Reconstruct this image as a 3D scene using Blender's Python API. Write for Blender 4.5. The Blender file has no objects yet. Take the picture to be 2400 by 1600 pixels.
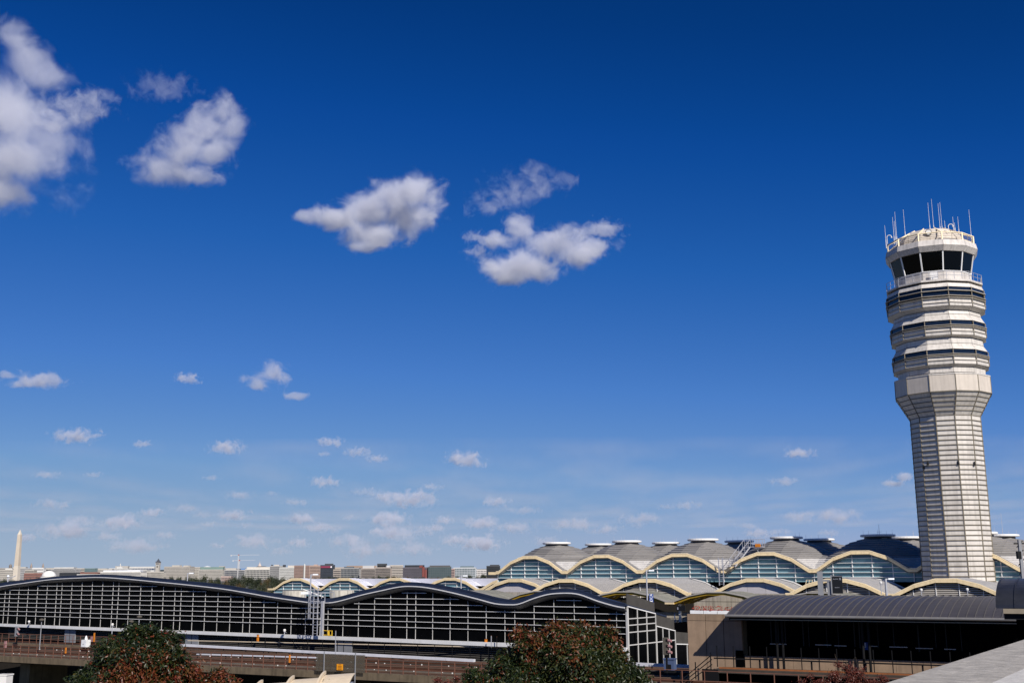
import bpy, bmesh, math, random
from mathutils import Vector, Matrix, noise as mnoise
R = math.radians
S = bpy.context.scene
COL = S.collection
rng = random.Random(7)

# ------------------------------------------------------------------ camera
FPX = 2600.0                       # focal length in pixels of a 2400 px wide frame
PITCH = math.atan(540 / FPX)
ROLL = 0.0062
HC = 18.0                          # camera height: roof of a parking garage
cam = bpy.data.cameras.new('camera')
cam_o = bpy.data.objects.new('camera', cam)
COL.objects.link(cam_o)
cam.sensor_width = 36.0
cam.lens = 36.0 * FPX / 2400.0
cam.clip_start = 0.5
cam.clip_end = 120000
cam_o.matrix_world = Matrix.Translation((0, 0, HC)) @ Matrix.Rotation(R(90) + PITCH, 4, 'X') @ Matrix.Rotation(-ROLL, 4, 'Z')
S.camera = cam_o

# ------------------------------------------------------------------ sky and sun
SUN_AZ, SUN_EL = R(26), R(36)    # azimuth to the right of straight behind the camera
world = bpy.data.worlds.new('World')
S.world = world
world.use_nodes = True
wn, wl = world.node_tree.nodes, world.node_tree.links
bg = wn['Background']
sky = wn.new('ShaderNodeTexSky')
sky.sky_type = 'NISHITA'
sky.sun_disc = False
sky.sun_elevation = SUN_EL
sky.sun_rotation = R(180) - SUN_AZ
sky.air_density, sky.dust_density, sky.ozone_density, sky.altitude = 0.6, 0.0, 6.0, 0.0
mul = wn.new('ShaderNodeVectorMath'); mul.operation = 'SCALE'; mul.inputs['Scale'].default_value = 0.06
crv = wn.new('ShaderNodeRGBCurve')
def curve(c, pts):
    while len(c.points) < len(pts): c.points.new(0.5, 0.5)
    for p, (x, y) in zip(c.points, pts): p.location = (x, y); p.handle_type = 'VECTOR'
curve(crv.mapping.curves[0], [(0, 0), (.031, .0012), (.041, .0035), (.058, .0165), (.098, .070), (.171, .178), (.303, .30), (.477, .36), (1, .42)])
curve(crv.mapping.curves[1], [(0, 0), (.0645, .038), (.0846, .065), (.119, .114), (.1955, .210), (.316, .335), (.4855, .41), (.605, .445), (1, .5)])
curve(crv.mapping.curves[2], [(0, 0), (.15, .192), (.193, .310), (.262, .425), (.39, .570), (.537, .61), (.656, .575), (.75, .57), (1, .57)])
crv.mapping.use_clip = False
crv.mapping.update()
mul2 = wn.new('ShaderNodeVectorMath'); mul2.operation = 'SCALE'; mul2.inputs['Scale'].default_value = 0.905 / 0.06
wl.new(sky.outputs[0], mul.inputs[0]); wl.new(mul.outputs[0], crv.inputs['Color'])
wl.new(crv.outputs[0], mul2.inputs[0]); wl.new(mul2.outputs[0], bg.inputs[0])
bg.inputs[1].default_value = 0.06
sun = bpy.data.lights.new('sun', 'SUN')
sun_o = bpy.data.objects.new('sun', sun)
COL.objects.link(sun_o)
sun.energy = 5.0
sun.angle = R(0.53)
sun.color = (1.0, 0.945, 0.87)
sun_o.rotation_euler = Vector((math.sin(SUN_AZ) * math.cos(SUN_EL), -math.cos(SUN_AZ) * math.cos(SUN_EL), math.sin(SUN_EL))).to_track_quat('Z', 'Y').to_euler()
S.view_settings.view_transform = 'Standard'
S.view_settings.look = 'None'
S.view_settings.exposure = 0.15
S.view_settings.gamma = 1.0
S.cycles.use_denoising = True
S.cycles.max_bounces = 6
S.cycles.diffuse_bounces = 3
S.cycles.glossy_bounces = 3
S.cycles.transparent_max_bounces = 12
S.cycles.volume_bounces = 3
S.cycles.volume_max_steps = 128
S.cycles.volume_step_rate = 1.0

# ------------------------------------------------------------------ measuring helpers (photo pixel -> point at a real distance)
sT, cT = math.sin(PITCH), math.cos(PITCH)
def ray(u, v):
    x, y = u - 1200, v - 800
    xp, yp = x - ROLL * y, y + ROLL * x
    up = -yp / FPX
    return xp / FPX, cT - up * sT, sT + up * cT
def at(u, v, Y):
    d = ray(u, v); k = Y / d[1]
    return Vector((d[0] * k, Y, HC + d[2] * k))
def atz(u, v, z):
    d = ray(u, v); k = (z - HC) / d[2]
    return Vector((d[0] * k, d[1] * k, z))
class Frame:
    """a plan frame: local x along a facade to the right, local y away from the camera"""
    def __init__(s, ox, oy, al):
        s.ox, s.oy, s.al = ox, oy, R(al); s.c, s.s = math.cos(s.al), math.sin(s.al)
    def world(s, x, y, z=0): return Vector((s.ox + s.c * x + s.s * y, s.oy - s.s * x + s.c * y, z))
    def local(s, X, Y):
        X -= s.ox; Y -= s.oy
        return s.c * X - s.s * Y, s.s * X + s.c * Y
    def hit(s, u, v, y):
        d = ray(u, v); k = (y + s.s * s.ox + s.c * s.oy) / (s.s * d[0] + s.c * d[1])
        return s.local(d[0] * k, d[1] * k)[0], HC + d[2] * k
    def hitx(s, u, v, x):
        d = ray(u, v); k = (x + s.c * s.ox - s.s * s.oy) / (s.c * d[0] - s.s * d[1])
        return s.local(d[0] * k, d[1] * k)[1], HC + d[2] * k
    def floor(s, u, v, z):
        p = atz(u, v, z); return s.local(p.x, p.y)

# ------------------------------------------------------------------ object helpers
def tag(o, label=None, cat=None, group=None, kind=None):
    if label: o['label'] = label
    if cat: o['category'] = cat
    if group: o['group'] = group
    if kind: o['kind'] = kind
    return o
def empty(name, loc, al=0.0, label=None, cat=None, group=None):
    o = bpy.data.objects.new(name, None)
    COL.objects.link(o)
    o.location = loc
    o.rotation_euler = (0, 0, -al)
    o.empty_display_size = 0.1
    return tag(o, label, cat, group)
def link(name, me, parent=None, matrix=None):
    o = bpy.data.objects.new(name, me)
    COL.objects.link(o)
    if parent: o.parent = parent
    if matrix is not None: o.matrix_local = matrix
    return o
_unit = {}
def unit_box(mat):
    if mat.name not in _unit:
        me = bpy.data.meshes.new('unit_' + mat.name)
        v = [(x, y, z) for x in (-.5, .5) for y in (-.5, .5) for z in (-.5, .5)]
        fc = [(0, 1, 3, 2), (4, 6, 7, 5), (0, 4, 5, 1), (2, 3, 7, 6), (0, 2, 6, 4), (1, 5, 7, 3)]
        me.from_pydata(v, [], fc); me.materials.append(mat); me.update()
        _unit[mat.name] = me
    return _unit[mat.name]
def box(name, mat, parent, c, s, rot=None):
    m = Matrix.Translation(c)
    if rot is not None: m = m @ (rot if isinstance(rot, Matrix) else Matrix.Rotation(rot, 4, 'Z'))
    return link(name, unit_box(mat), parent, m @ Matrix.Diagonal((s[0], s[1], s[2], 1)))
def beam_matrix(p, q, w, h, up=Vector((0, 0, 1))):
    p, q = Vector(p), Vector(q)
    x = (q - p); L = x.length; x = x / L
    if abs(x.dot(up)) > .98: up = Vector((0, 1, 0))
    y = up.cross(x).normalized(); z = x.cross(y)
    m = Matrix((x, y, z)).transposed().to_4x4(); m.translation = (p + q) / 2
    return m @ Matrix.Diagonal((L, w, h, 1))
def beam(name, mat, parent, p, q, w, h=None):
    return link(name, unit_box(mat), parent, beam_matrix(p, q, w, h or w))
class MB:
    """collects simple shapes, then links them as one mesh object"""
    def __init__(s): s.v, s.f = [], []
    def face(s, pts):
        n = len(s.v); s.v += [tuple(p) for p in pts]; s.f.append(tuple(range(n, n + len(pts)))); return s
    def mbox(s, m):
        n = len(s.v)
        s.v += [tuple(m @ Vector((x, y, z))) for x in (-.5, .5) for y in (-.5, .5) for z in (-.5, .5)]
        s.f += [tuple(n + i for i in q) for q in ((0, 1, 3, 2), (4, 6, 7, 5), (0, 4, 5, 1), (2, 3, 7, 6), (0, 2, 6, 4), (1, 5, 7, 3))]
        return s
    def box(s, c, sz, rz=0): return s.mbox(Matrix.Translation(c) @ Matrix.Rotation(rz, 4, 'Z') @ Matrix.Diagonal((*sz, 1)))
    def beam(s, p, q, w, h=None): return s.mbox(beam_matrix(p, q, w, h or w))
    def prism(s, pts, a, b):
        """pts: outline as 3D points; extruded by vector from a to b offsets"""
        a, b = Vector(a), Vector(b); n = len(pts); k = len(s.v)
        s.v += [tuple(Vector(p) + a) for p in pts] + [tuple(Vector(p) + b) for p in pts]
        s.f.append(tuple(range(k, k + n))); s.f.append(tuple(range(k + 2 * n - 1, k + n - 1, -1)))
        for i in range(n): j = (i + 1) % n; s.f.append((k + i, k + n + i, k + n + j, k + j))
        return s
    def tube(s, p, q, r0, r1=None, n=8, cap=True):
        r1 = r0 if r1 is None else r1; p, q = Vector(p), Vector(q); d = (q - p).normalized()
        a = d.orthogonal().normalized(); b = d.cross(a); k = len(s.v)
        for c, r in ((p, r0), (q, r1)):
            s.v += [tuple(c + (a * math.cos(2 * math.pi * i / n) + b * math.sin(2 * math.pi * i / n)) * r) for i in range(n)]
        for i in range(n): j = (i + 1) % n; s.f.append((k + i, k + j, k + n + j, k + n + i))
        if cap: s.f.append(tuple(range(k + n - 1, k - 1, -1))); s.f.append(tuple(range(k + n, k + 2 * n)))
        return s
    def lathe(s, prof, n=24, c=(0, 0), ph=0.0):
        k = len(s.v)
        for z, r in prof: s.v += [(c[0] + r * math.cos(ph + 2 * math.pi * i / n), c[1] + r * math.sin(ph + 2 * math.pi * i / n), z) for i in range(n)]
        for t in range(len(prof) - 1):
            for i in range(n): j = (i + 1) % n; s.f.append((k + t * n + i, k + t * n + j, k + (t + 1) * n + j, k + (t + 1) * n + i))
        s.f.append(tuple(range(k + n - 1, k - 1, -1))); m = k + (len(prof) - 1) * n; s.f.append(tuple(range(m, m + n)))
        return s
    def mesh(s, name, mat, smooth=False):
        me = bpy.data.meshes.new(name); me.from_pydata(s.v, [], s.f)
        for m in (mat if isinstance(mat, (list, tuple)) else [mat]): me.materials.append(m)
        bm = bmesh.new(); bm.from_mesh(me); bmesh.ops.recalc_face_normals(bm, faces=bm.faces)
        bm.to_mesh(me); bm.free()
        if smooth:
            for p in me.polygons: p.use_smooth = True
        me.update(); return me
    def build(s, name, mat, parent=None, matrix=None, smooth=False): return link(name, s.mesh(name, mat, smooth), parent, matrix)
def interp(tab, x, k=1):
    if x <= tab[0][0]: return tab[0][k]
    for a, b in zip(tab, tab[1:]):
        if x <= b[0]: return a[k] + (b[k] - a[k]) * (x - a[0]) / (b[0] - a[0])
    return tab[-1][k]
def clip_top(x0, x1, z0, z1, top, brk):
    """rectangle clipped under a piecewise linear line; None when nothing is left"""
    xs = [x0] + sorted(b for b in brk if x0 + 1e-4 < b < x1 - 1e-4) + [x1]
    f = []
    for a, b in zip(xs, xs[1:]):
        ta, tb = top(a), top(b)
        for lim in (z0, z1):
            if (ta - lim) * (tb - lim) < 0: f.append(a + (b - a) * (lim - ta) / (tb - ta))
    xs = sorted(xs + f)
    up = [(x, max(z0, min(z1, top(x)))) for x in xs]
    if max(z for _, z in up) - z0 < .06: return None
    while len(up) > 2 and up[0][1] <= z0 + 1e-5 and up[1][1] <= z0 + 1e-5: up.pop(0)
    while len(up) > 2 and up[-1][1] <= z0 + 1e-5 and up[-2][1] <= z0 + 1e-5: up.pop()
    pts = [(up[0][0], z0), (up[-1][0], z0)] + up[::-1]
    out = []
    for p in pts:
        if not out or (abs(p[0] - out[-1][0]) + abs(p[1] - out[-1][1])) > 1e-4: out.append(p)
    if abs(out[0][0] - out[-1][0]) + abs(out[0][1] - out[-1][1]) < 1e-4: out.pop()
    area = abs(sum(a[0] * b[1] - b[0] * a[1] for a, b in zip(out, out[1:] + out[:1]))) / 2
    return out if len(out) >= 3 and area > .02 else None

# ------------------------------------------------------------------ materials
def mat(name, col, rough=.6, metal=0.0, var=.12, scale=1.5, rand=0.0, spec=.4, bump=0.0, streak=0.0, stretch=None):
    m = bpy.data.materials.new(name); m.use_nodes = True
    n, l = m.node_tree.nodes, m.node_tree.links; p = n['Principled BSDF']
    p.inputs['Roughness'].default_value = rough; p.inputs['Metallic'].default_value = metal
    p.inputs['Specular IOR Level'].default_value = spec
    geo = n.new('ShaderNodeNewGeometry')
    mp = n.new('ShaderNodeMapping'); mp.inputs['Scale'].default_value = stretch or (1, 1, 1)
    l.new(geo.outputs['Position'], mp.inputs[0])
    nz = n.new('ShaderNodeTexNoise'); nz.inputs['Scale'].default_value = scale; nz.inputs['Detail'].default_value = 6; nz.inputs['Roughness'].default_value = .65
    l.new(mp.outputs[0], nz.inputs['Vector'])
    mr = n.new('ShaderNodeMapRange'); mr.inputs[1].default_value = .3; mr.inputs[2].default_value = .7
    mr.inputs[3].default_value = 1 - var; mr.inputs[4].default_value = 1 + var
    l.new(nz.outputs['Fac'], mr.inputs[0]); fac = mr.outputs[0]
    if streak:                         # dirt that has run down the face
        mp2 = n.new('ShaderNodeMapping'); mp2.inputs['Scale'].default_value = (1, 1, .08)
        l.new(geo.outputs['Position'], mp2.inputs[0])
        n2 = n.new('ShaderNodeTexNoise'); n2.inputs['Scale'].default_value = 3.0; n2.inputs['Detail'].default_value = 4
        l.new(mp2.outputs[0], n2.inputs['Vector'])
        r2 = n.new('ShaderNodeMapRange'); r2.inputs[1].default_value = .45; r2.inputs[2].default_value = .7
        r2.inputs[3].default_value = 1.0; r2.inputs[4].default_value = 1 - streak
        l.new(n2.outputs['Fac'], r2.inputs[0])
        mm = n.new('ShaderNodeMath'); mm.operation = 'MULTIPLY'; l.new(fac, mm.inputs[0]); l.new(r2.outputs[0], mm.inputs[1]); fac = mm.outputs[0]
    if rand:
        oi = n.new('ShaderNodeObjectInfo'); r3 = n.new('ShaderNodeMapRange')
        r3.inputs[3].default_value = 1 - rand; r3.inputs[4].default_value = 1 + rand
        l.new(oi.outputs['Random'], r3.inputs[0])
        mm = n.new('ShaderNodeMath'); mm.operation = 'MULTIPLY'; l.new(fac, mm.inputs[0]); l.new(r3.outputs[0], mm.inputs[1]); fac = mm.outputs[0]
    vs = n.new('ShaderNodeVectorMath'); vs.operation = 'SCALE'; vs.inputs[0].default_value = col
    l.new(fac, vs.inputs['Scale']); l.new(vs.outputs[0], p.inputs['Base Color'])
    if bump:
        b = n.new('ShaderNodeBump'); b.inputs['Strength'].default_value = bump; b.inputs['Distance'].default_value = .05
        l.new(nz.outputs['Fac'], b.inputs['Height']); l.new(b.outputs[0], p.inputs['Normal'])
    return m
M = {}
def add(k, *a, **kw): M[k] = mat(k, *a, **kw)
add('tower_panel', (.61, .565, .51), .5, var=.07, rand=.09, streak=.22)
add('tower_band', (.60, .53, .45), .55, var=.06, rand=.04, streak=.14)
add('tower_fascia', (.60, .555, .51), .6, var=.10, rand=.06, streak=.28)
add('tower_ledge', (.17, .145, .105), .6, var=.25)
add('tower_core', (.10, .09, .075), .8)
add('slate_glass', (.008, .014, .03), .06, var=.2, rand=.4, spec=.35)
add('black_glass', (.0018, .002, .0025), .1, var=.3, rand=.6, spec=.045)
add('teal_glass', (.17, .30, .34), .2, var=.12, scale=.6, rand=.16, spec=.10)
add('cream', (.95, .75, .44), .55, var=.06, rand=.06, streak=.14)
add('cream_trim', (.95, .79, .52), .5, var=.05, rand=.05)
add('yellow_steel', (.36, .22, .018), .5, var=.15)
add('soffit', (.30, .28, .25), .7, var=.1)
add('zinc', (.30, .285, .27), .6, metal=.3, var=.26, scale=1.0, streak=.08, stretch=(.12, .12, 5))
add('zinc_light', (.55, .53, .51), .5, metal=.1, var=.1, streak=.1)
add('ring_white', (.78, .76, .73), .45, var=.05, streak=.08)
add('drum', (.05, .05, .055), .6)
add('navy_metal', (.018, .026, .052), .5, metal=.0, var=.2, scale=.8, spec=.25)
add('white_paint', (.76, .75, .73), .45, var=.05, rand=.04, streak=.08)
add('white_membrane', (.60, .60, .66), .8, var=.06, scale=.5)
add('grey_soffit', (.05, .05, .055), .5, var=.08)
add('louvre', (.42, .39, .35), .55, var=.08, rand=.06)
add('louvre_back', (.03, .026, .022), .9, spec=.1)
add('pale_panel', (.60, .56, .56), .6, var=.05, rand=.04)
add('canopy_glass', (.22, .215, .18), .7, var=.2, scale=1.2, rand=.1)
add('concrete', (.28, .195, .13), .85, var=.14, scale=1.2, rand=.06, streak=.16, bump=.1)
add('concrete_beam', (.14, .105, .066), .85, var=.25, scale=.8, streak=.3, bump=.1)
add('parapet', (.36, .335, .30), .9, var=.30, scale=5, bump=.6, stretch=(1, 1, 1))
add('parapet_pale', (.52, .50, .47), .9, var=.14, scale=9, bump=.3)
add('metro_roof', (.068, .064, .071), .45, metal=.2, var=.12, scale=.9, rand=.08, spec=.4)
add('metro_seam', (.115, .106, .10), .45, metal=.2, var=.1)
add('metro_shaded', (.035, .038, .048), .35, metal=.4, var=.3, scale=1.2)  # roof metal with shade and a sky tint put into its colour
add('gutter', (.22, .21, .20), .45, metal=.3)
add('dark_steel', (.008, .008, .009), .6, spec=.15)
add('black_void', (.0015, .0015, .002), 1.0, spec=0.0)  # near black: the shade of unlit depths is put into the colour
add('rust_edge', (.25, .085, .025), .8, var=.25, scale=2)
add('rail_paint', (.17, .075, .048), .7, var=.2)
add('rust', (.060, .020, .008), .85, var=.4, scale=1.5)
add('ballast', (.022, .016, .012), .95, var=.5, scale=3.5, bump=.5)
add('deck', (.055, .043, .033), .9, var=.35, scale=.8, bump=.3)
add('coverboard', (.60, .60, .64), .6, var=.07, scale=.8, rand=.05, streak=.08)
add('steel_rail', (.20, .13, .09), .5, metal=.4)
add('mesh_grey', (.085, .075, .06), .8, var=.2)
add('orange', (.62, .20, .015), .6)
add('sign_orange', (.86, .34, .01), .55, var=.04)
add('sign_text', (.20, .05, .01), .6)
add('yellow', (.80, .50, .04), .5)
add('galv', (.50, .50, .53), .4, metal=.35, var=.1)
add('grey_pole', (.24, .245, .26), .5, var=.08)
add('lamp_lens', (.80, .82, .84), .3)
add('sign_black', (.012, .012, .012), .35)
add('sign_blue', (.01, .05, .24), .5)
add('sign_white', (.80, .80, .80), .5)
add('cabinet', (.72, .72, .70), .5)
add('blue_cabinet', (.07, .10, .19), .5, var=.15)
add('beige_metal', (.66, .55, .40), .5, var=.06, streak=.06)
add('beige_dark', (.30, .25, .18), .6)
add('asphalt', (.05, .05, .052), .9, var=.2, scale=2)
add('pavement', (.22, .21, .19), .9, var=.15)
add('grass_ground', (.05, .06, .028), .95, var=.35, scale=.02)
add('city_ground', (.10, .10, .09), .95, var=.3, scale=.004)
add('bark', (.06, .045, .032), .9, var=.3, scale=6)
add('facade_wall', (.46, .41, .34), .7, var=.1, streak=.3)
add('car_paint', (.012, .012, .016), .25, spec=.5)
add('car_red', (.16, .012, .012), .25, spec=.5)
add('car_silver', (.45, .46, .48), .3, metal=.5)
add('car_glass', (.01, .012, .014), .08, spec=.5)
add('tyre', (.012, .012, .012), .9)
add('tail_lens', (.55, .01, .01), .3)
add('pink_sign', (.34, .18, .18), .6)
add('hill', (.035, .05, .045), .95, var=.3, scale=.01)
add('marble', (.62, .55, .45), .7, var=.06, scale=.05)
add('dome_white', (.72, .70, .66), .6, var=.04, scale=.1)
def tinted_glass(name, tint, gloss=.06):
    m = bpy.data.materials.new(name); m.use_nodes = True
    n, l = m.node_tree.nodes, m.node_tree.links; n.remove(n['Principled BSDF'])
    tr = n.new('ShaderNodeBsdfTransparent'); tr.inputs[0].default_value = (*tint, 1)
    gl = n.new('ShaderNodeBsdfGlossy'); gl.inputs['Roughness'].default_value = .05
    fr = n.new('ShaderNodeFresnel'); fr.inputs[0].default_value = 1.35
    mx = n.new('ShaderNodeMixShader'); l.new(fr.outputs[0], mx.inputs[0]); l.new(tr.outputs[0], mx.inputs[1]); l.new(gl.outputs[0], mx.inputs[2])
    l.new(mx.outputs[0], n['Material Output'].inputs[0]); M[name] = m
tinted_glass('cab_glass', (.16, .26, .27))

add('brown_metal', (.065, .060, .054), .6, var=.15, spec=.2)

add('tower_fin', (.40, .36, .30), .55, var=.15)
add('mullion_grey', (.52, .51, .49), .5, var=.06, rand=.08, streak=.1)

add('drum_concrete', (.46, .43, .37), .85, var=.12, streak=.45)
add('glint_grey', (.03, .032, .034), .8, spec=.1)  # dim grey for painted glints in the dark station interior

add('plinth', (.15, .13, .11), .9, var=.35, scale=.7)
# ================================================================== ground
g = MB()
g.face([(-30000, -300, 0), (30000, -300, 0), (30000, 60000, 0), (-30000, 60000, 0)])
tag(g.build('ground', M['city_ground']), kind='structure')
g = MB(); g.face([(-420, 120, .004), (500, 60, .004), (500, 900, .004), (-420, 900, .004)])
tag(g.build('airfield_grass', M['grass_ground']), kind='structure')

# ================================================================== terminal with domed roof bays
T = Frame(-2.87, 183.0, 35.3)
W = 13.2
ZV = 18.12                                     # roof valley height of the hall
AX = [0, .5, .5 + 2.44, .5 + 4.88, .5 + 7.32, .5 + 9.76, .5 + 12.2, W]
AZ = [0, 0, 1.52, 2.34, 2.34, 1.52, 0, 0]
def arch(x, k=1.0):
    x = x % W
    return k * interp(list(zip(AX, AZ)), x)
term = empty('terminal_hall', T.world(0, 0, 0), T.al, 'long terminal hall with a row of grey domed bays, cream arch edges and teal glass', 'terminal')

def dome_mesh():
    bm = bmesh.new()
    vs = [[bm.verts.new((x, y, arch(x) + .75 * arch(y))) for x in AX[:-1] + [W]] for y in AX[:-1] + [W]]
    # arch() wraps at W, so the last column is set by hand
    for j, row in enumerate(vs):
        for i, v in enumerate(row): v.co.z = .82 * AZ[i] + .95 * AZ[j]
    for j in range(7):
        for i in range(7): bm.faces.new((vs[j][i], vs[j][i + 1], vs[j + 1][i + 1], vs[j + 1][i]))
    dz = .29
    k = 1
    while k * dz < 4.1:
        bmesh.ops.bisect_plane(bm, geom=bm.verts[:] + bm.edges[:] + bm.faces[:], plane_co=(0, 0, k * dz + 1e-4), plane_no=(0, 0, 1), dist=1e-5)
        k += 1
    out = MB(); lip = .095; mi = []
    bm.normal_update()
    for f in bm.faces:
        n = f.normal if f.normal.z > 0 else -f.normal
        zs = [v.co.z for v in f.verts]; zb = math.floor((sum(zs) / len(zs)) / dz) * dz
        cc = f.calc_center_median(); pale = 1 if (cc.z < 1.32 and cc.y < 4.6 and (cc.x < 3.4 or cc.x > W - 3.4)) else 0
        k0 = len(out.f)
        if n.z > .999: out.face([v.co for v in f.verts]); mi.append(pale); continue
        pts = [v.co + n * (.01 + lip * (1 - min(1, max(0, (v.co.z - zb) / dz)))) for v in f.verts]
        out.face(pts)
        for a, b in zip(range(len(pts)), list(range(1, len(pts))) + [0]):
            va, vb = f.verts[a].co, f.verts[b].co
            if abs(va.z - zb) < .004 and abs(vb.z - zb) < .004:
                out.face([pts[a], pts[b], vb - n * .01, va - n * .01])
        mi += [pale] * (len(out.f) - k0)
    bm.free()
    me = bpy.data.meshes.new('dome_roof'); me.from_pydata(out.v, [], out.f); me.materials.append(M['zinc']); me.materials.append(M['zinc_light'])
    for p, q in zip(me.polygons, mi): p.material_index = q
    me.update()
    return me
DOME = dome_mesh()
c0 = (W / 2, W / 2)
RING = MB().lathe([(4.32, 2.15), (4.34, 2.28), (4.42, 2.34), (4.56, 2.34), (4.63, 2.27), (4.65, 2.1)], 32, c0).mesh('oculus_ring', M['ring_white'])
DRUM = MB().lathe([(3.9, 1.8), (4.33, 1.8)], 24, c0).mesh('oculus_drum', M['drum'])
ROD = MB().tube((0, 0, 4.6), (0, 0, 5.25), .018, .012, 5).mesh('lightning_rod', M['galv'])
NB = 7
Y0 = 1.45                                      # the domes begin behind the overhanging edge
for row in range(2):
    for i in range(NB):
        m = Matrix.Translation((i * W, Y0 + row * W, ZV))
        d = link('dome_roof', DOME, term, m)
        link('oculus_ring', RING, d); link('oculus_drum', DRUM, d); 
        for q in range(5): link('lightning_rod', ROD, d, Matrix.Translation((c0[0] + 2.0 * math.cos(q * 1.257), c0[1] + 2.0 * math.sin(q * 1.257), 0)))
# valley gutter infill panels (pale) in front of the domes
for i in range(NB):
    x0 = i * W
    seg = list(zip(AX, AZ))
    # overhanging front strip of roof
    b = MB()
    for (xa, za), (xb, zb) in zip(seg, seg[1:]):
        b.prism([(x0 + xa, 0, ZV + za), (x0 + xb, 0, ZV + zb), (x0 + xb, 0, ZV + zb - .12), (x0 + xa, 0, ZV + za - .12)], (0, .06, 0), (0, Y0 + .02, 0))
    b.build('roof_edge', M['zinc'], term)
    b = MB()
    for (xa, za), (xb, zb) in zip(seg, seg[1:]):
        b.prism([(x0 + xa, 0, ZV + za - .5), (x0 + xb, 0, ZV + zb - .5), (x0 + xb, 0, ZV + zb - .56), (x0 + xa, 0, ZV + za - .56)], (0, .14, 0), (0, .72, 0))
    b.build('soffit', M['soffit'], term)
    for (xa, za), (xb, zb) in zip(seg, seg[1:]):
        xa, xb = x0 + xa, x0 + xb
        if xb - xa < .02: continue
        e = .008
        MB().prism([(xa + e, 0, ZV + za - .43), (xb - e, 0, ZV + zb - .43), (xb - e, 0, ZV + zb - .08), (xa + e, 0, ZV + za - .08)], (0, 0, 0), (0, .13, 0)).build('fascia', M['cream'], term)
        MB().prism([(xa, 0, ZV + za - .04), (xb, 0, ZV + zb - .04), (xb, 0, ZV + zb + .06), (xa, 0, ZV + za + .06)], (0, .04, 0), (0, .16, 0)).build('fascia_trim', M['cream_trim'], term)
    # pale lower valley cladding of the dome
    if i < NB - 1:
        xv = (i + 1) * W
        b = MB()
        for k in range(0):
            zz = ZV + .1 + k * .33; hw = .42 + k * .52
            b.prism([(xv - hw, 0, zz), (xv + hw * .55, 0, zz), (xv + hw * .55 + .28, 0, zz + .31), (xv - hw - .5, 0, zz + .31)], (0, Y0 + .25 + k * .35, 0), (0, Y0 + .33 + k * .35, 0))
        b.build('valley_panel', M['zinc_light'], term)
# returned edge at the free left end
seg = list(zip(AX, AZ))
for (ya, za), (yb, zb) in zip(seg, seg[1:]):
    if yb - ya < .02: continue
    za, zb = .95 * za, .95 * zb
    MB().prism([(0, Y0 + ya, ZV + za - .5), (0, Y0 + yb, ZV + zb - .5), (0, Y0 + yb, ZV + zb + .08), (0, Y0 + ya, ZV + za + .08)], (-.14, 0, 0), (-.01, 0, 0)).build('fascia', M['cream'], term)
box('fascia', M['cream'], term, (-.75, .08, ZV - .3), (1.45, .14, .42))
# glazing: panes, mullions and projecting transoms
GY = .72
ztop = lambda x: ZV + arch(x) - .57
brk = [i * W + a for i in range(NB) for a in AX]
ZG0, DZ = 16.45, .62
rows = [ZG0 + DZ * k for k in range(8)]
upper = MB()
for i in range(NB):
    for c in range(5):
        xa, xb = i * W + c * W / 5 + .03, i * W + (c + 1) * W / 5 - .03
        for za in rows:
            p = clip_top(xa, xb, za + .02, za + DZ - .02, ztop, brk)
            if not p: continue
            q = MB().prism([(x, 0, z) for x, z in p], (0, GY, 0), (0, GY + .03, 0))
            q.build('pane', M['teal_glass'], term)
    for c in range(5):
        x = i * W + c * W / 5
        if ztop(x) > ZG0: box('mullion', M['white_paint'], term, (x, GY - .06, (ZG0 + ztop(x)) / 2), (.09, .2, ztop(x) - ZG0))
for za in rows[1:]:
    xs = sorted([k * .3 for k in range(int(NB * W / .3) + 1)])
    run = None
    for x in xs + [1e9]:
        ok = x < 1e8 and ztop(x) > za + .03
        if ok and run is None: run = x
        if not ok and run is not None:
            e = min(x - .3, NB * W) if x < 1e8 else NB * W
            if e - run > .5: box('transom', M['white_paint'], term, ((run + e) / 2, GY - .12, za), (e - run, .30, .07))
            run = None
b = MB()
for i in range(NB):
    for (xa, za), (xb, zb) in zip(list(zip(AX, AZ)), list(zip(AX, AZ))[1:]):
        if xb - xa > .02: b.prism([(i * W + xa, 0, 15.6), (i * W + xb, 0, 15.6), (i * W + xb, 0, ZV + zb - .2), (i * W + xa, 0, ZV + za - .2)], (0, GY + .25, 0), (0, GY + .35, 0))
b.build('inner_wall', M['black_void'], term)
MB().box((-.02, 14, 17.2), (.2, 26, 2.3)).build('end_wall', M['teal_glass'], term)
MB().box((NB * W / 2, 18, 8.2), (NB * W, 34, 16.2)).build('base_block', M['facade_wall'], term)

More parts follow.
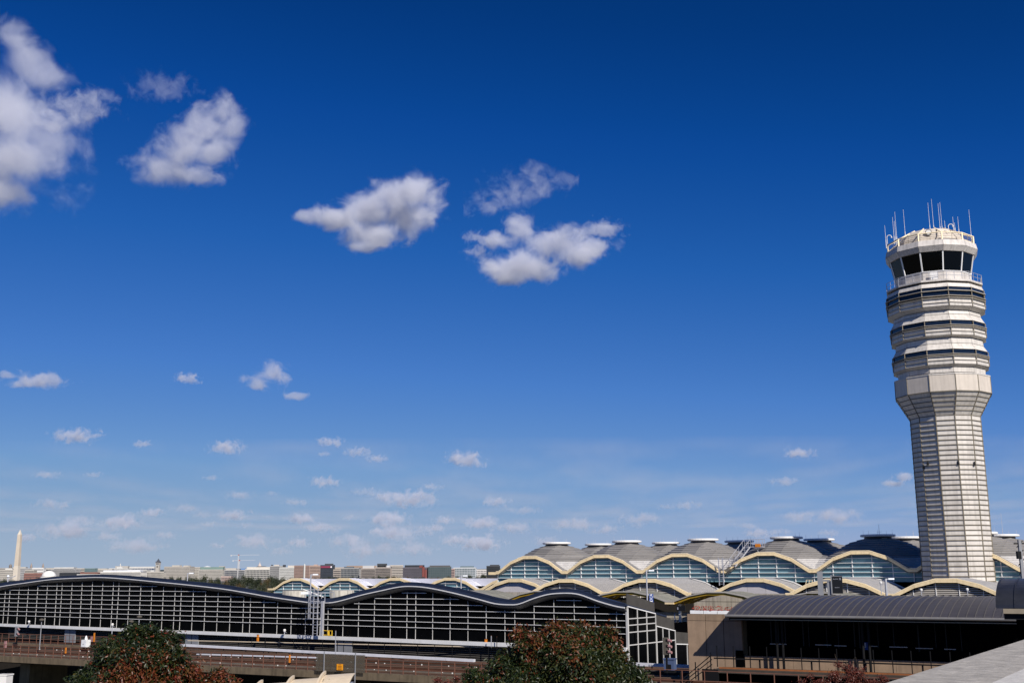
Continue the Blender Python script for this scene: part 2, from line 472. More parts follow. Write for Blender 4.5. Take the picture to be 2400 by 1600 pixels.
# ------------------------------------------------------------------ lower entrance gables in front of the hall
ZL = 15.12
lowk = .76
def low_bay(parent, x0, y0, y1, infill, roofmat, k=lowk, glassrows=True):
    seg = [(x0 + a, ZL + k * b) for a, b in zip(AX, AZ)]
    b = MB()
    for (xa, za), (xb, zb) in zip(seg, seg[1:]):
        b.prism([(xa, 0, za), (xb, 0, zb), (xb, 0, zb - .1), (xa, 0, za - .1)], (0, y0 + .1, 0), (0, y1, 0))
    rf = b.build('roof', roofmat, parent)
    b = MB()
    n = int((y1 - y0) / .62)
    for s in range(1, n):
        y = y0 + s * .62
        for (xa, za), (xb, zb) in zip(seg[1:-1], seg[2:-1]):
            b.beam((xa, y, za + .03), (xb, y, zb + .03), .045, .09)
    tag(b.build('standing_seams', M['zinc_light'] if roofmat is M['zinc'] else roofmat, rf), kind='stuff')
    for (xa, za), (xb, zb) in zip(seg, seg[1:]):
        if xb - xa < .02: continue
        MB().prism([(xa + .008, 0, za - .41), (xb - .008, 0, zb - .41), (xb - .008, 0, zb - .05), (xa + .008, 0, za - .05)], (0, y0, 0), (0, y0 + .12, 0)).build('fascia', M['cream'], parent)
        MB().prism([(xa, 0, za - .03), (xb, 0, zb - .03), (xb, 0, zb + .09), (xa, 0, za + .09)], (0, y0 + .04, 0), (0, y0 + .15, 0)).build('fascia_trim', M['cream_trim'], parent)
    zt = lambda x: ZL + k * interp(list(zip(AX, AZ)), min(max(x - x0, 0), W)) - .47
    br = [x0 + a for a in AX]
    yb_ = y0 + .45
    if infill == 'louvre':
        MB().prism([(x, 0, z) for x, z in [(x0, ZL - 2.5), (x0 + W, ZL - 2.5)] + [(xx, zz - .3) for xx, zz in seg[::-1]]], (0, yb_ + .25, 0), (0, yb_ + .4, 0)).build('louvre_backing', M['louvre_back'], parent)
        z = ZL - .6
        while z < ZL + 1.4:
            xs = [x0 + q * .2 for q in range(int(W / .2) + 1) if zt(x0 + q * .2) > z + .06]
            if len(xs) > 3: box('louvre_blade', M['louvre'], parent, ((xs[0] + xs[-1]) / 2, yb_ + .1, z), (xs[-1] - xs[0], .16, .11), Matrix.Rotation(-.35, 4, 'X'))
            z += .215
        for c in (1, 2, 3, 4):
            x = x0 + c * W / 5
            box('mullion', M['white_paint'], parent, (x, yb_, (ZL - .7 + zt(x)) / 2), (.08, .1, zt(x) - ZL + .7))
    elif infill == 'panel':
        for c in range(5):
            p = clip_top(x0 + c * W / 5 + .02, x0 + (c + 1) * W / 5 - .02, ZL - 1.0, ZL + 3, zt, br)
            if p: MB().prism([(x, 0, z) for x, z in p], (0, yb_, 0), (0, yb_ + .08, 0)).build('infill_panel', M['pale_panel'], parent)
    else:
        for c in range(5):
            for r_ in range(5):
                za = ZL - 1.55 + r_ * .62
                p = clip_top(x0 + c * W / 5 + .03, x0 + (c + 1) * W / 5 - .03, za, za + .6, zt, br)
                if p: MB().prism([(x, 0, z) for x, z in p], (0, yb_, 0), (0, yb_ + .03, 0)).build('pane', M['teal_glass'], parent)
            x = x0 + c * W / 5
            if zt(x) > ZL - 1.5: box('mullion', M['white_paint'], parent, (x, yb_ - .05, (ZL - 1.6 + zt(x)) / 2), (.1, .14, zt(x) - ZL + 1.6))
        for r_ in range(1, 5):
            za = ZL - 1.56 + r_ * .62
            xs = [x0 + q * .2 for q in range(int(W / .2) + 1) if zt(x0 + q * .2) > za + .05]
            if len(xs) > 3: box('transom', M['white_paint'], parent, ((xs[0] + xs[-1]) / 2, yb_ - .08, za), (xs[-1] - xs[0], .22, .08))
        MB().box((x0 + W / 2, yb_ + .6, ZL - 1), (W, .2, 3)).build('inner_wall', M['black_void'], parent)
low = empty('terminal_entrance_wing', T.world(0, -10, 0), T.al, 'row of low cream-edged arches with grey barrel roofs below the domed hall', 'terminal')
for i, (y0, inf) in {0: (-4, 'panel'), 1: (-10, 'louvre'), 2: (-10, 'louvre'), 3: (-4, 'panel'), 4: (-10, 'louvre'), 5: (-10, 'louvre'), 6: (-10, 'louvre')}.items():
    low_bay(low, i * W, y0 + 10, 10.6, inf, M['zinc'])
    # pale flashing where the barrel roof meets the glass
    seg = [(i * W + a, ZL + lowk * b) for a, b in zip(AX, AZ)]
    b = MB()
    for (xa, za), (xb, zb) in zip(seg[2:-1], seg[3:]): b.beam((xa, 10.62, za + .14), (xb, 10.62, zb + .14), .12, .16)
    b.build('flashing', M['ring_white'], low)
# the facade below the arches: pale wall of big panels
fw = MB()
zf = [6.2 + 1.12 * k for k in range(8)]
for i in range(0, 7):
    for c in range(5):
        for za in zf:
            xa = i * W + c * W / 5
            box('wall_panel', M['facade_wall'], low, (xa + W / 10, 1.1, za + .53), (W / 5 - .05, .1, 1.06))
MB().box((NB * W / 2, 1.4, 9.5), (NB * W, .3, 11)).build('wall_core', M['louvre_back'], low)

# ------------------------------------------------------------------ far concourse wing to the left
wing = empty('concourse_wing', T.world(-66.6, 13.7, 0), T.al, 'low concourse with cream arches and a white roof left of the domed hall', 'terminal')
wx0 = 66.6 - 13.75 - 4 * W
for i in range(5):
    low_bay(wing, wx0 + i * W, 0, 3.0, 'glass', M['white_membrane'], k=.80)
MB().box((wx0 + 2.5 * W + .4, 3.2, ZL - .4), (5 * W - 1.4, .3, 4.42)).build('roof_upstand', M['white_membrane'], wing)
MB().face([(wx0 + .5, 3.1, ZL + 1.80), (wx0 + 5 * W, 3.1, ZL + 1.80), (wx0 + 5 * W, 30, ZL + 1.3), (wx0 + .5, 30, ZL + 1.3)]).build('flat_roof', M['white_membrane'], wing)
MB().box((wx0 + 2.5 * W, 16, 7), (5 * W, 30, 14)).build('base_block', M['facade_wall'], wing)
box('fascia', M['cream'], wing, (wx0 - .8, .08, ZL - .25), (1.6, .14, .36))
# two concrete drums standing in front of the wing
for (u, w_) in ((690, 4.1), (802, 4.1)):
    p = at(u, 1385, 196)
    d = MB().lathe([(0, w_ / 2), (16.6 - 1.55, w_ / 2), (16.6 - 1.5, w_ / 2 - .1)], 28)
    o = d.build('stair_drum', M['drum_concrete'], None, Matrix.Translation((p.x, p.y, 0)), True)
    for pl in o.data.polygons: pl.use_smooth = abs(pl.normal.z) < .5
    tag(o, 'round concrete drum in front of the %s teal arch of the concourse' % ('first' if u < 750 else 'second'), 'drum', 'concrete drums before the concourse')
# ================================================================== glass hall with a wavy roof
C = Frame(-66.5, 157.8, 35.3)
hall = empty('glass_hall', C.world(0, 0, 0), C.al, 'black glass hall with white grid and wavy dark blue roof edge behind the tracks', 'building')
ZS = 11.32                                     # top of the white sill
MW = 12.53                                     # window module
X0 = 6.43                                      # first module line in the photo
XR = 94.1                                      # right corner
XL = X0 - 3 * MW
roof_px = [(0, 1365, 1375), (60, 1358, 1366), (120, 1351.5, 1358), (180, 1347, 1354.5), (237, 1345.5, 1353), (300, 1348, 1357), (363, 1353, 1363), (430, 1360, 1369.5), (515, 1368, 1379), (575, 1378, 1388.5), (630, 1388, 1398), (690, 1397, 1407), (735, 1402, 1413), (760, 1401.5, 1413), (790, 1398, 1410), (850, 1382, 1394), (895, 1372.5, 1384), (930, 1365.5, 1376.5), (958, 1363, 1374), (1000, 1366, 1377), (1060, 1375, 1389), (1120, 1388, 1404), (1160, 1398, 1414.5), (1195, 1404, 1417), (1218, 1402, 1415), (1250, 1390, 1403), (1285, 1381, 1393), (1323, 1378, 1390), (1357, 1382, 1393), (1400, 1396, 1408.4), (1440, 1408, 1420), (1464, 1414, 1424.3)]
RY = -.5
prof = []
for u, vt, vw in roof_px:
    x, zt_ = C.hit(u, vt, RY); _, zw = C.hit(u, vw, RY)
    prof.append((x, zw, max(zt_, zw + .42)))
prof = [(XL - 2, prof[0][1] - 1.9, prof[0][2] - 1.9), (XL + 14, prof[0][1] - 1.7, prof[0][2] - 1.7), (prof[0][0] - 7, prof[0][1] - .85, prof[0][2] - .85)] + prof
# resample smoothly (Catmull-Rom) so the wave has no corners
def smooth_prof(P, n=4):
    out = []
    for i in range(len(P) - 1):
        p0, p1, p2, p3 = P[max(i - 1, 0)], P[i], P[i + 1], P[min(i + 2, len(P) - 1)]
        for k in range(n):
            t = k / n
            out.append(tuple(.5 * ((2 * p1[j]) + (-p0[j] + p2[j]) * t + (2 * p0[j] - 5 * p1[j] + 4 * p2[j] - p3[j]) * t * t + (-p0[j] + 3 * p1[j] - 3 * p2[j] + p3[j]) * t ** 3) for j in range(3)))
    return out + [P[-1]]
prof = smooth_prof(prof)
roof = MB()
for a, b in zip(prof, prof[1:]):
    roof.prism([(a[0], RY + .05, a[2] - .03), (b[0], RY + .05, b[2] - .03), (b[0], RY + .05, b[2] - .2), (a[0], RY + .05, a[2] - .2)], (0, 0, 0), (0, 8, -1.3))
rf = roof.build('roof', M['navy_metal'], hall)
# dark fascia in panels about 4.2 m long, each a part
step = 8
for k in range(0, len(prof) - 1, step):
    q = prof[k:k + step + 1]
    b = MB()
    n = len(q)
    pts = [(x + (.012 if i == 0 else 0), 0, zw + .10) for i, (x, zw, zt_) in enumerate(q)] + [(x + (.012 if i == n - 1 else 0), 0, zt_) for i, (x, zw, zt_) in reversed(list(enumerate(q)))]
    for i in range(n - 1):
        (xa, za, ta), (xb, zb, tb) = q[i], q[i + 1]
        xa += .015 if i == 0 else 0
        b.prism([(xa, 0, za + .09), (xb, 0, zb + .09), (xb, .12, tb), (xa, .12, ta)], (0, RY, 0), (0, RY + .06, 0))
    b.build('roof_fascia', M['navy_metal'], rf)
for nm, m_, dz0, dz1, ya, yb in (('roof_trim', 'white_paint', -.01, .09, RY - .07, RY + .05), ('soffit', 'grey_soffit', -.12, -.02, RY + .02, .1)):
    b = MB()
    for a, c_ in zip(prof, prof[1:]):
        drop = .34 if nm == 'soffit' else 0
        b.prism([(a[0], ya, a[1] + dz0), (c_[0], ya, c_[1] + dz0), (c_[0], ya, c_[1] + dz1), (a[0], ya, a[1] + dz1)], (0, 0, 0), (0, yb - ya, -drop))
    b.build(nm, M[m_], rf)
zr = lambda x: interp(prof, x) - .5
xs_brk = [p[0] for p in prof]
cols = []
x = XL
while x < XR - .5:
    for c in range(5): cols.append(x + c * 2.27)
    cols.append(x + 5 * 2.27)
    x += MW
cols = [c for c in cols if c < XR - .6] + [XR]
rows = [ZS] + [ZS + 1.16 + .578 * k for k in range(12)]
rest = MB()
for xa, xb in zip(cols, cols[1:]):
    if xb < -26: continue
    for za, zb in zip(rows, rows[1:]):
        p = clip_top(xa + .03, xb - .03, za + .03, zb - .03, zr, xs_brk)
        if not p: continue
        full = len(p) == 4 and abs(max(q[1] for q in p) - (zb - .03)) < .01
        if full and xb > -9: box('pane', M['black_glass'], hall, ((xa + xb) / 2, .03, (za + zb) / 2), (xb - xa - .06, .03, zb - za - .06))
        else: rest.prism([(px_, 0, pz) for px_, pz in p], (0, .02, 0), (0, .05, 0))
tag(rest.build('upper_panes', M['black_glass'], hall), kind='stuff')
for xa in cols[:-1]:
    if xa < -26: continue
    h = zr(xa) - ZS
    box('mullion', M['mullion_grey'], hall, (xa, .0, ZS + h / 2), (.036, .06, h))
box('corner_post', M['mullion_grey'], hall, (XR, -.05, 11.1), (.2, .2, 7.1))
for za in rows[1:]:
    xs = [-26 + .25 * k for k in range(int((XR + 26) / .25) + 1)]
    run = None
    for x in xs + [None]:
        ok = x is not None and zr(x) > za + .06
        if ok and run is None: run = x
        if not ok and run is not None:
            e = (x if x is not None else XR)
            if e - run > .6: box('transom', M['white_paint'], hall, ((run + e) / 2, -.05, za), (e - run, .13, .046))
            run = None
b = MB()
for a, c_ in zip(prof, prof[1:]): b.prism([(a[0], 1.1, 9.5), (c_[0], 1.1, 9.5), (c_[0], 1.1, c_[1] - .1), (a[0], 1.1, a[1] - .1)], (0, 0, 0), (0, .2, 0))
b.build('inner_wall', M['black_void'], hall)
# white sill in lengths, with a dark joint
xs = XL
while xs < XR - 9.5:
    box('sill', M['white_paint'], hall, (xs + MW / 2, -.12, ZS - .19), (MW - .04, .5, .36)); xs += MW
# louvred base below the sill: one long blade per row and lengths of 12.5 m
MB().box(((XL + XR) / 2, .75, 6.0), (XR - XL, .6, 10)).build('base_wall', M['louvre_back'], hall)
z = ZS - .52
while z > 9.3:
    xs = XL + 2 * MW
    while xs < XR - 2:
        box('louvre_blade', M['brown_metal'], hall, (xs + MW / 2, .30, z), (MW - .1, .2, .10), Matrix.Rotation(-.5, 4, 'X')); xs += MW
    z -= .2
for u in (152, 436, 790):                       # grey service doors in the louvres
    xc, zc = C.hit(u, 1488, -.1)
    box('door', M['grey_pole'], hall, (xc + .9, .1, 10.05), (2.4, .12, 1.7))
    box('door_seam', M['dark_steel'], hall, (xc + .9, .03, 10.05), (.05, .03, 1.7))
# stepped glazed side on the right
sideroof = []
def side_y(u, v): return C.hitx(u, v, XR)
steps = [(0.0, side_y(1535, 1437)[0], side_y(1500, 1421)[1] + .1, side_y(1535, 1437)[1]),
         (side_y(1537, 1466)[0], side_y(1581, 1476)[0], side_y(1537, 1466)[1], side_y(1581, 1477)[1]),
         (side_y(1583, 1508)[0], side_y(1617, 1513)[0] + 4, side_y(1583, 1508)[1], side_y(1617, 1515)[1])]
zrow = [side_y(u, v)[1] for u, v in ((1500, 1432), (1500, 1447), (1500, 1462), (1500, 1478.5), (1500, 1508))]
for (ya, yb, za, zb) in steps:
    top = lambda y: za + (zb - za) * (y - ya) / (yb - ya)
    zlow = 7.6
    ys = [ya + (yb - ya) * k / 3 for k in range(4)]
    for y1, y2 in zip(ys, ys[1:]):
        MB().prism([(0, y1 + .04, zlow), (0, y2 - .04, zlow), (0, y2 - .04, top(y2) - .05), (0, y1 + .04, top(y1) - .05)], (XR - .02, 0, 0), (XR + .02, 0, 0)).build('pane', M['black_glass'], hall)
    for y in ys: box('mullion', M['mullion_grey'], hall, (XR + .02, y, (zlow + top(y)) / 2), (.14, .09, top(y) - zlow))
    beam('edge_rail', M['white_paint'], hall, (XR + .03, ya, top(ya)), (XR + .03, yb, top(yb)), .12, .09)
    for zz in zrow:
        if zz < min(za, zb) - .1: box('transom', M['mullion_grey'], hall, (XR + .03, (ya + yb) / 2, zz), (.15, yb - ya, .09))
    MB().prism([(0, ya, za + .06), (0, yb, zb + .06), (0, yb, zb + 1.0), (0, ya, za + 1.15)], (XR - .1, 0, 0), (XR - .02, 0, 0)).build('parapet', M['brown_metal'], hall)
MB().box((XR - 1.1, 10, 9), (.2, 20, 8)).build('inner_wall', M['black_void'], hall)
MB().box((XR - 30, 8, 6), (59, 13, 11)).build('hall_block', M['black_void'], hall)
# ================================================================== airport control tower (twelve-sided)
TX, TY = 55.65, 141.9
RK = .957                                      # plan scale
tower = empty('control_tower', (TX, TY, 0), 0, 'tall pale twelve-sided airport control tower with dark cab windows and antennas', 'control tower')
tower.scale = (RK, RK, 1)
DH = math.hypot(TX, TY)
def tz(v, Rr=6.2, u=2205):
    """height of a photo row on the facet that faces the camera"""
    d = ray(u, v); return HC + d[2] / math.hypot(d[0], d[1]) * (DH - .966 * RK * Rr)
VIEW = math.atan2(-TY, -TX)                    # direction from the tower to the camera
PH0 = VIEW + R(1.0)
SEC = 2 * math.pi / 12
facets = range(12)                             # facet k is centred PH0 + k*SEC
NEAR = (0, 1, 2, 10, 11)                       # facets seen in the photo
back = {}
def facet_mesh(name, m_, z0, r0, z1, r1, th=.10, gap=.03, gz=.02):
    a0, a1 = r0 * math.cos(SEC / 2), r1 * math.cos(SEC / 2)
    w0, w1 = r0 * math.sin(SEC / 2) - gap, r1 * math.sin(SEC / 2) - gap
    sl = 1 if z1 > z0 else 1
    return MB().prism([(a0, -w0, z0 + gz), (a0, w0, z0 + gz), (a1, w1, z1 - gz), (a1, -w1, z1 - gz)], (0, 0, 0), (-th, 0, 0)).mesh(name, m_)
def ring(name, m_, z0, r0, z1, r1, **kw):
    me = facet_mesh(name, m_, z0, r0, z1, r1, **kw)
    for k in facets:
        mt = Matrix.Rotation(PH0 + k * SEC, 4, 'Z')
        if k in NEAR: link(name, me, tower, mt)
        else:
            b = back.setdefault(m_.name, MB()); n = len(b.v)
            b.v += [tuple(mt @ v.co) for v in me.vertices]; b.f += [tuple(n + i for i in p.vertices) for p in me.polygons]
def collar(name, m_, z0, z1, rin, rout):
    n = 12; b = MB(); ph = PH0 + SEC / 2
    pr = [(z0, rin), (z0, rout), (z1, rout), (z1, rin)]
    k = 0
    for z, r in pr: b.v += [(r * math.cos(ph + SEC * i), r * math.sin(ph + SEC * i), z) for i in range(n)]
    for t in range(4):
        for i in range(n): j = (i + 1) % n; t2 = (t + 1) % 4; b.f.append((t * n + i, t * n + j, t2 * n + j, t2 * n + i))
    return b.build(name, m_, tower)
RS = 4.52
zshaft = tz(973, RS)
zs0 = 3.0
nrow = int(round((zshaft - zs0) / .618)); dz = (zshaft - zs0) / nrow
pan = facet_mesh('panel', M['tower_panel'], 0, RS, dz, RS, th=.09, gap=.05, gz=.03)
for r_ in range(nrow):
    z = zs0 + r_ * dz
    for k in facets:
        mt = Matrix.Translation((0, 0, z)) @ Matrix.Rotation(PH0 + k * SEC, 4, 'Z')
        if k in NEAR and z > 14.2: link('panel', pan, tower, mt)
        else:
            b = back.setdefault('tower_panel', MB()); n = len(b.v)
            b.v += [tuple(mt @ v.co) for v in pan.vertices]; b.f += [tuple(n + i for i in p.vertices) for p in pan.polygons]
    if z > 14: collar('ledge', M['tower_ledge'], z - .06, z + .04, RS - .15, RS + .11)
# core and ribs
core = [(0, RS - .12), (zshaft, RS - .12)]
rib_prof = [(zs0, RS), (zshaft, RS)]
# flare of five rows
zt0, zt1 = zshaft, tz(917, 6.1)
for q in range(5):
    za, zb = zt0 + (zt1 - zt0) * q / 5, zt0 + (zt1 - zt0) * (q + 1) / 5
    ra, rb = RS + (6.16 - RS) * q / 5, RS + (6.16 - RS) * (q + 1) / 5
    ring('panel', M['tower_panel'], za, ra, zb, rb, th=.12, gap=.05, gz=.035)
    collar('ledge', M['tower_ledge'], za - .05, za + .03, ra - .2, ra + .07)
rib_prof += [(zt1, 6.16)]
# wide band
zb1 = tz(877, 6.2)
ring('broad_panel', M['tower_band'], zt1 + .05, 6.2, zb1, 6.2, th=.15, gap=.06)
collar('ledge', M['tower_ledge'], zt1 - .05, zt1 + .05, 6.0, 6.27)
collar('ledge', M['tower_panel'], zb1 - .02, zb1 + .14, 6.0, 6.25)
# three stacked drums: neck, shoulder, window strip, panels, underside
def drum(v, rw, rn, last=False):
    """v: photo rows of neck bottom, neck top, shoulder top, window bottom ... from low to high"""
    (vu0, vu1, vp1, vp2, vw0, vw1) = v
    # underside sloping in, two panel rows with ledges, window strip
    ring('underside_panel', M['tower_panel'], tz(vu0, rn), rn, tz(vu1, rw), rw, th=.12)
    ring('panel', M['tower_panel'], tz(vu1, rw), rw, tz(vp1, rw), rw, th=.12)
    collar('ledge', M['tower_fin'], tz(vp1, rw) - .035, tz(vp1, rw) + .03, rw - .3, rw + .12)
    ring('panel', M['tower_panel'], tz(vp1, rw) + .05, rw - .08, tz(vp2, rw), rw - .08, th=.12)
    collar('ledge', M['tower_fin'], tz(vp2, rw) - .035, tz(vp2, rw) + .03, rw - .3, rw + .16)
    zm = (tz(vp2, rw) + tz(vw0, rw)) / 2
    collar('ledge', M['tower_fin'], zm + .06, zm + .12, rw - .3, rw + .2)
    ring('window', M['slate_glass'], tz(vw0, rw), rw - .1, tz(vw1, rw), rw - .1, th=.05, gap=.06)
def neck(va, vb, vc, rn, rs):
    ring('panel', M['tower_panel'], tz(va, rn), rn, tz(vb, rn), rn + .04, th=.12)
    ring('panel', M['tower_panel'], tz(vb, rn), rn + .04, tz(vc, rs), rs, th=.12)
neck(873, 861, 861, 5.67, 5.6)
drum((861, 853.5, 844, 834, 829.5, 819.6), 6.22, 5.67)
ring('panel', M['tower_panel'], tz(818.5, 6.2), 6.2, tz(804, 6.0), 5.72, th=.12)
ring('panel', M['tower_panel'], tz(804, 5.95), 5.76, tz(791, 5.85), 5.67, th=.12)
drum((791, 785, 776, 766, 761, 752), 6.2, 5.67)
ring('panel', M['tower_panel'], tz(750.5, 6.2), 6.2, tz(735.5, 6.0), 5.72, th=.12)
ring('panel', M['tower_panel'], tz(735.5, 5.95), 5.76, tz(727, 5.82), 5.67, th=.12)
drum((727, 716.5, 708.5, 698, 691, 681.5), 6.42, 5.67)
collar('ledge', M['tower_fin'], tz(681.5, 6.4), tz(680, 6.4), 6.1, 6.62)
ring('window', M['slate_glass'], tz(680, 6.4), 6.32, tz(672, 6.4), 6.32, th=.05, gap=.06)
ring('panel', M['tower_panel'], tz(672, 6.4), 6.42, tz(663, 6.1), 6.2, th=.15, gap=.02)
# catwalk and its wall
zc = tz(656, 6.2)
collar('catwalk', M['tower_fascia'], zc - .12, zc + .1, 4.0, 6.35)
zg0, zg1 = tz(634.6, 5.0), tz(588, 5.5)
ring('panel', M['tower_fascia'], zc + .1, 5.05, zg0, 5.05, th=.12, gap=.01)
ring('cab_window', M['cab_glass'], zg0, 4.98, zg1, 5.50, th=.05, gap=.07)
ph = PH0 + SEC / 2
for k in range(12):
    a = ph + k * SEC
    beam('cab_mullion', M['white_paint'], tower, (5.0 * math.cos(a), 5.0 * math.sin(a), zg0), (5.53 * math.cos(a), 5.53 * math.sin(a), zg1), .16, .14)
collar('cab_sill', M['ring_white'], zg0 - .06, zg0 + .07, 4.4, 5.12)
MB().lathe([(zc, 4.3), (zg0 + .0, 4.3)], 12, ph=ph).build('cab_floor', M['louvre_back'], tower)
MB().lathe([(zg0, 1.5), (zg1 + .2, 1.5)], 12, ph=ph).build('cab_core', M['black_void'], tower)
MB().lathe([(zg0, 3.9), (zg0 + .55, 3.9), (zg0 + .56, 3.2), (zg0 + .1, 3.2)], 12, ph=ph).build('cab_console', M['black_void'], tower)
MB().lathe([(zg1 - .12, 5.35), (zg1 + .3, 5.35)], 12, ph=ph).build('cab_ceiling', M['black_void'], tower)
# roof edge in two tiers
zr0, zr1, zr2 = tz(587, 5.7), tz(573, 6.15), tz(559.5, 6.0)
ring('roof_edge_panel', M['tower_fascia'], zr0, 5.72, zr1, 6.15, th=.15, gap=.015)
ring('roof_edge_panel', M['tower_fascia'], zr1, 6.15, zr2, 5.98, th=.15, gap=.015)
MB().lathe([(zr0 + .05, 5.6), (zr2 - .08, 5.8)], 12, ph=ph).build('roof_slab', M['tower_fascia'], tower)
zph = tz(527, 4.0)
MB().lathe([(zr2 - .1, 4.9), (zr2 + .75, 4.7), (zph - .25, 3.5), (zph, 2.6), (zph + .14, 1.0)], 12, ph=ph).build('penthouse', M['tower_band'], tower)
# core of the tower behind the panels
MB().lathe([(0, RS - .1), (zshaft, RS - .1), (zt1, 6.0), (zb1, 6.02), (tz(873, 5.8), 5.5), (tz(861, 5.8), 5.5), (tz(853, 6.2), 6.0), (tz(819, 6.2), 6.02), (tz(804, 6), 5.67), (tz(791, 5.8), 5.5), (tz(785, 6.2), 5.95), (tz(751, 6.2), 6.0), (tz(735, 6), 5.67), (tz(727, 5.8), 5.5), (tz(717, 6.4), 6.15), (tz(664, 6.2), 6.02), (zc - .05, 5.9)], 12, ph=ph).build('core', M['tower_core'], tower)
for k in range(12):                             # standing seams at the corners of shaft and flare
    a = ph + k * SEC
    ca, sa = math.cos(a), math.sin(a)
    b = MB().beam((RS * ca, RS * sa, zs0), (RS * ca, RS * sa, zshaft), .12, .12)
    b.beam((RS * ca, RS * sa, zshaft), (6.16 * ca, 6.16 * sa, zt1), .11, .11)
    b.beam((6.2 * ca, 6.2 * sa, zt1), (6.2 * ca, 6.2 * sa, zb1), .09, .09)
    b.build('corner_rib', M['tower_ledge'], tower)
    for (v0, v1, v2, v3, rw) in ((853.5, 829, 819, 804, 6.24), (785, 761, 751, 736, 6.22), (716.5, 691, 672, 664, 6.44)):
        beam('window_post', M['tower_ledge'], tower, (rw * ca, rw * sa, tz(v0, rw)), (rw * ca, rw * sa, tz(v2, rw)), .1, .12)
for nm, b in back.items():
    tag(b.build('rear_' + ('windows' if 'glass' in nm else 'panels'), M[nm], tower), kind='stuff')
# railings
def railing(r_, z0, h, nrail, m_, npost=2):
    for q in range(nrail):
        z = z0 + h * (q + 1) / nrail
        b = MB()
        for k in range(12):
            a, c_ = ph + k * SEC, ph + (k + 1) * SEC
            b.tube((r_ * math.cos(a), r_ * math.sin(a), z), (r_ * math.cos(c_), r_ * math.sin(c_), z), .03, n=5, cap=False)
        b.build('rail', m_, tower)
    b = MB()
    for k in range(12):
        for s in range(npost):
            t = s / npost; a, c_ = ph + k * SEC, ph + (k + 1) * SEC
            x = r_ * (math.cos(a) * (1 - t) + math.cos(c_) * t); y = r_ * (math.sin(a) * (1 - t) + math.sin(c_) * t)
            b.tube((x, y, z0), (x, y, z0 + h), .028, n=5)
    tag(b.build('rail_posts', m_, tower), kind='stuff')
railing(6.3, zc + .1, 1.05, 2, M['galv'], 3)
railing(5.7, zr2, .95, 4, M['beige_dark'], 2)
for k in range(12):                             # cream stanchions at the roof corners, with a sloping strut to the penthouse
    a = ph + k * SEC
    beam('stanchion', M['cream_trim'], tower, (5.72 * math.cos(a), 5.72 * math.sin(a), zr2 - .05), (5.72 * math.cos(a), 5.72 * math.sin(a), zr2 + 1.02), .16)
    a2 = a + SEC
    beam('top_rail', M['cream_trim'], tower, (5.72 * math.cos(a), 5.72 * math.sin(a), zr2 + 1.02), (5.72 * math.cos(a2), 5.72 * math.sin(a2), zr2 + 1.02), .10)
for k in range(12):                             # sloping cream ribs over the cap
    a = ph + k * SEC
    beam('cap_rib', M['cream_trim'], tower, (5.6 * math.cos(a), 5.6 * math.sin(a), zr2 + 1.0), (2.6 * math.cos(a), 2.6 * math.sin(a), zph + .1), .12)
# whip antennas on the roof (photo column, foot row, tip row)
def tower_pt(u, v, back_):
    d = ray(u, v); L = math.hypot(d[0], d[1]); k = (DH + back_) / L
    return Vector(((d[0] * k - TX) / RK, (d[1] * k - TY) / RK, HC + d[2] * k))
for (u0, v0, u1, v1, bk) in ((2076, 562, 2073.5, 528, 0), (2095, 553, 2092, 509, 2), (2099, 556, 2096.5, 518, 0), (2101.5, 555, 2098.5, 496, 0), (2121, 543, 2117, 491, 2), (2179, 528, 2175.5, 475, 0), (2188, 528, 2183.5, 466, 1), (2203, 531, 2199.5, 477, 0), (2207.5, 530, 2202.5, 474, 2), (2215, 533, 2213.5, 517, 0), (2235, 533, 2233, 508, 1), (2238, 534, 2237, 522, 0), (2247, 537, 2244.5, 508, 2), (2276, 550, 2270, 491, 0)):
    p, q = tower_pt(u0, v0, bk), tower_pt(u1, v1, bk)
    q.x, q.y = p.x, p.y
    f_ = MB().tube((p.x, p.y, p.z - 1.2), (p.x, p.y, p.z), .05, n=6).tube((p.x, p.y, p.z), (q.x, q.y, q.z), .026, .016, 6)
    f_.build('antenna', M['ring_white'], tower)
# dish and floodlight hoops
p = tower_pt(2176, 545, -4.3)
b = MB(); d0 = Vector((-TX, -TY, 8)).normalized()
b.tube(p, p + d0 * .12, .42, .42, 20).build('dish_rim', M['dark_steel'], tower)
MB().tube(p + d0 * .11, p + d0 * .16, .35, .33, 20).build('dish', M['ring_white'], tower)
for (u, v) in ((2084, 556), (2228, 530)):
    p = tower_pt(u, v, -3.5); b = MB()
    pr = None
    for s in range(9):
        t = math.pi * s / 8; q = p + Vector((-.28 * math.cos(t), .1 * math.cos(t), .28 * math.sin(t)))
        if pr is not None: b.tube(pr, q, .05, n=6)
        pr = q
    b.tube(p + Vector((-.28, .1, -.9)), p + Vector((-.28, .1, 0)), .04, n=6); b.tube(p + Vector((.28, -.1, -.12)), p + Vector((.28, -.1, .05)), .11, .07, 8)
    b.build('floodlight', M['ring_white'], tower)
# plaque box on the catwalk wall
p = tower_pt(2189, 646, -5.2)
o = MB().box((0, 0, 0), (.9, .08, .95)).build('control_box', M['ring_white'], tower, Matrix.Translation(p) @ Matrix.Rotation(VIEW + R(90), 4, 'Z'))
# small camera brackets halfway up the shaft
for (u, v) in ((2141, 1094), (2247, 1085), (2307, 1085), (2164, 1086)):
    p = tower_pt(u, v, -4.4); k = math.hypot(p.x, p.y); p = Vector((p.x * 4.6 / k, p.y * 4.6 / k, p.z))
    MB().box(p, (.22, .22, .3)).box(p + Vector((0, 0, .22)), (.1, .1, .3)).build('camera_bracket', M['dark_steel'], tower)
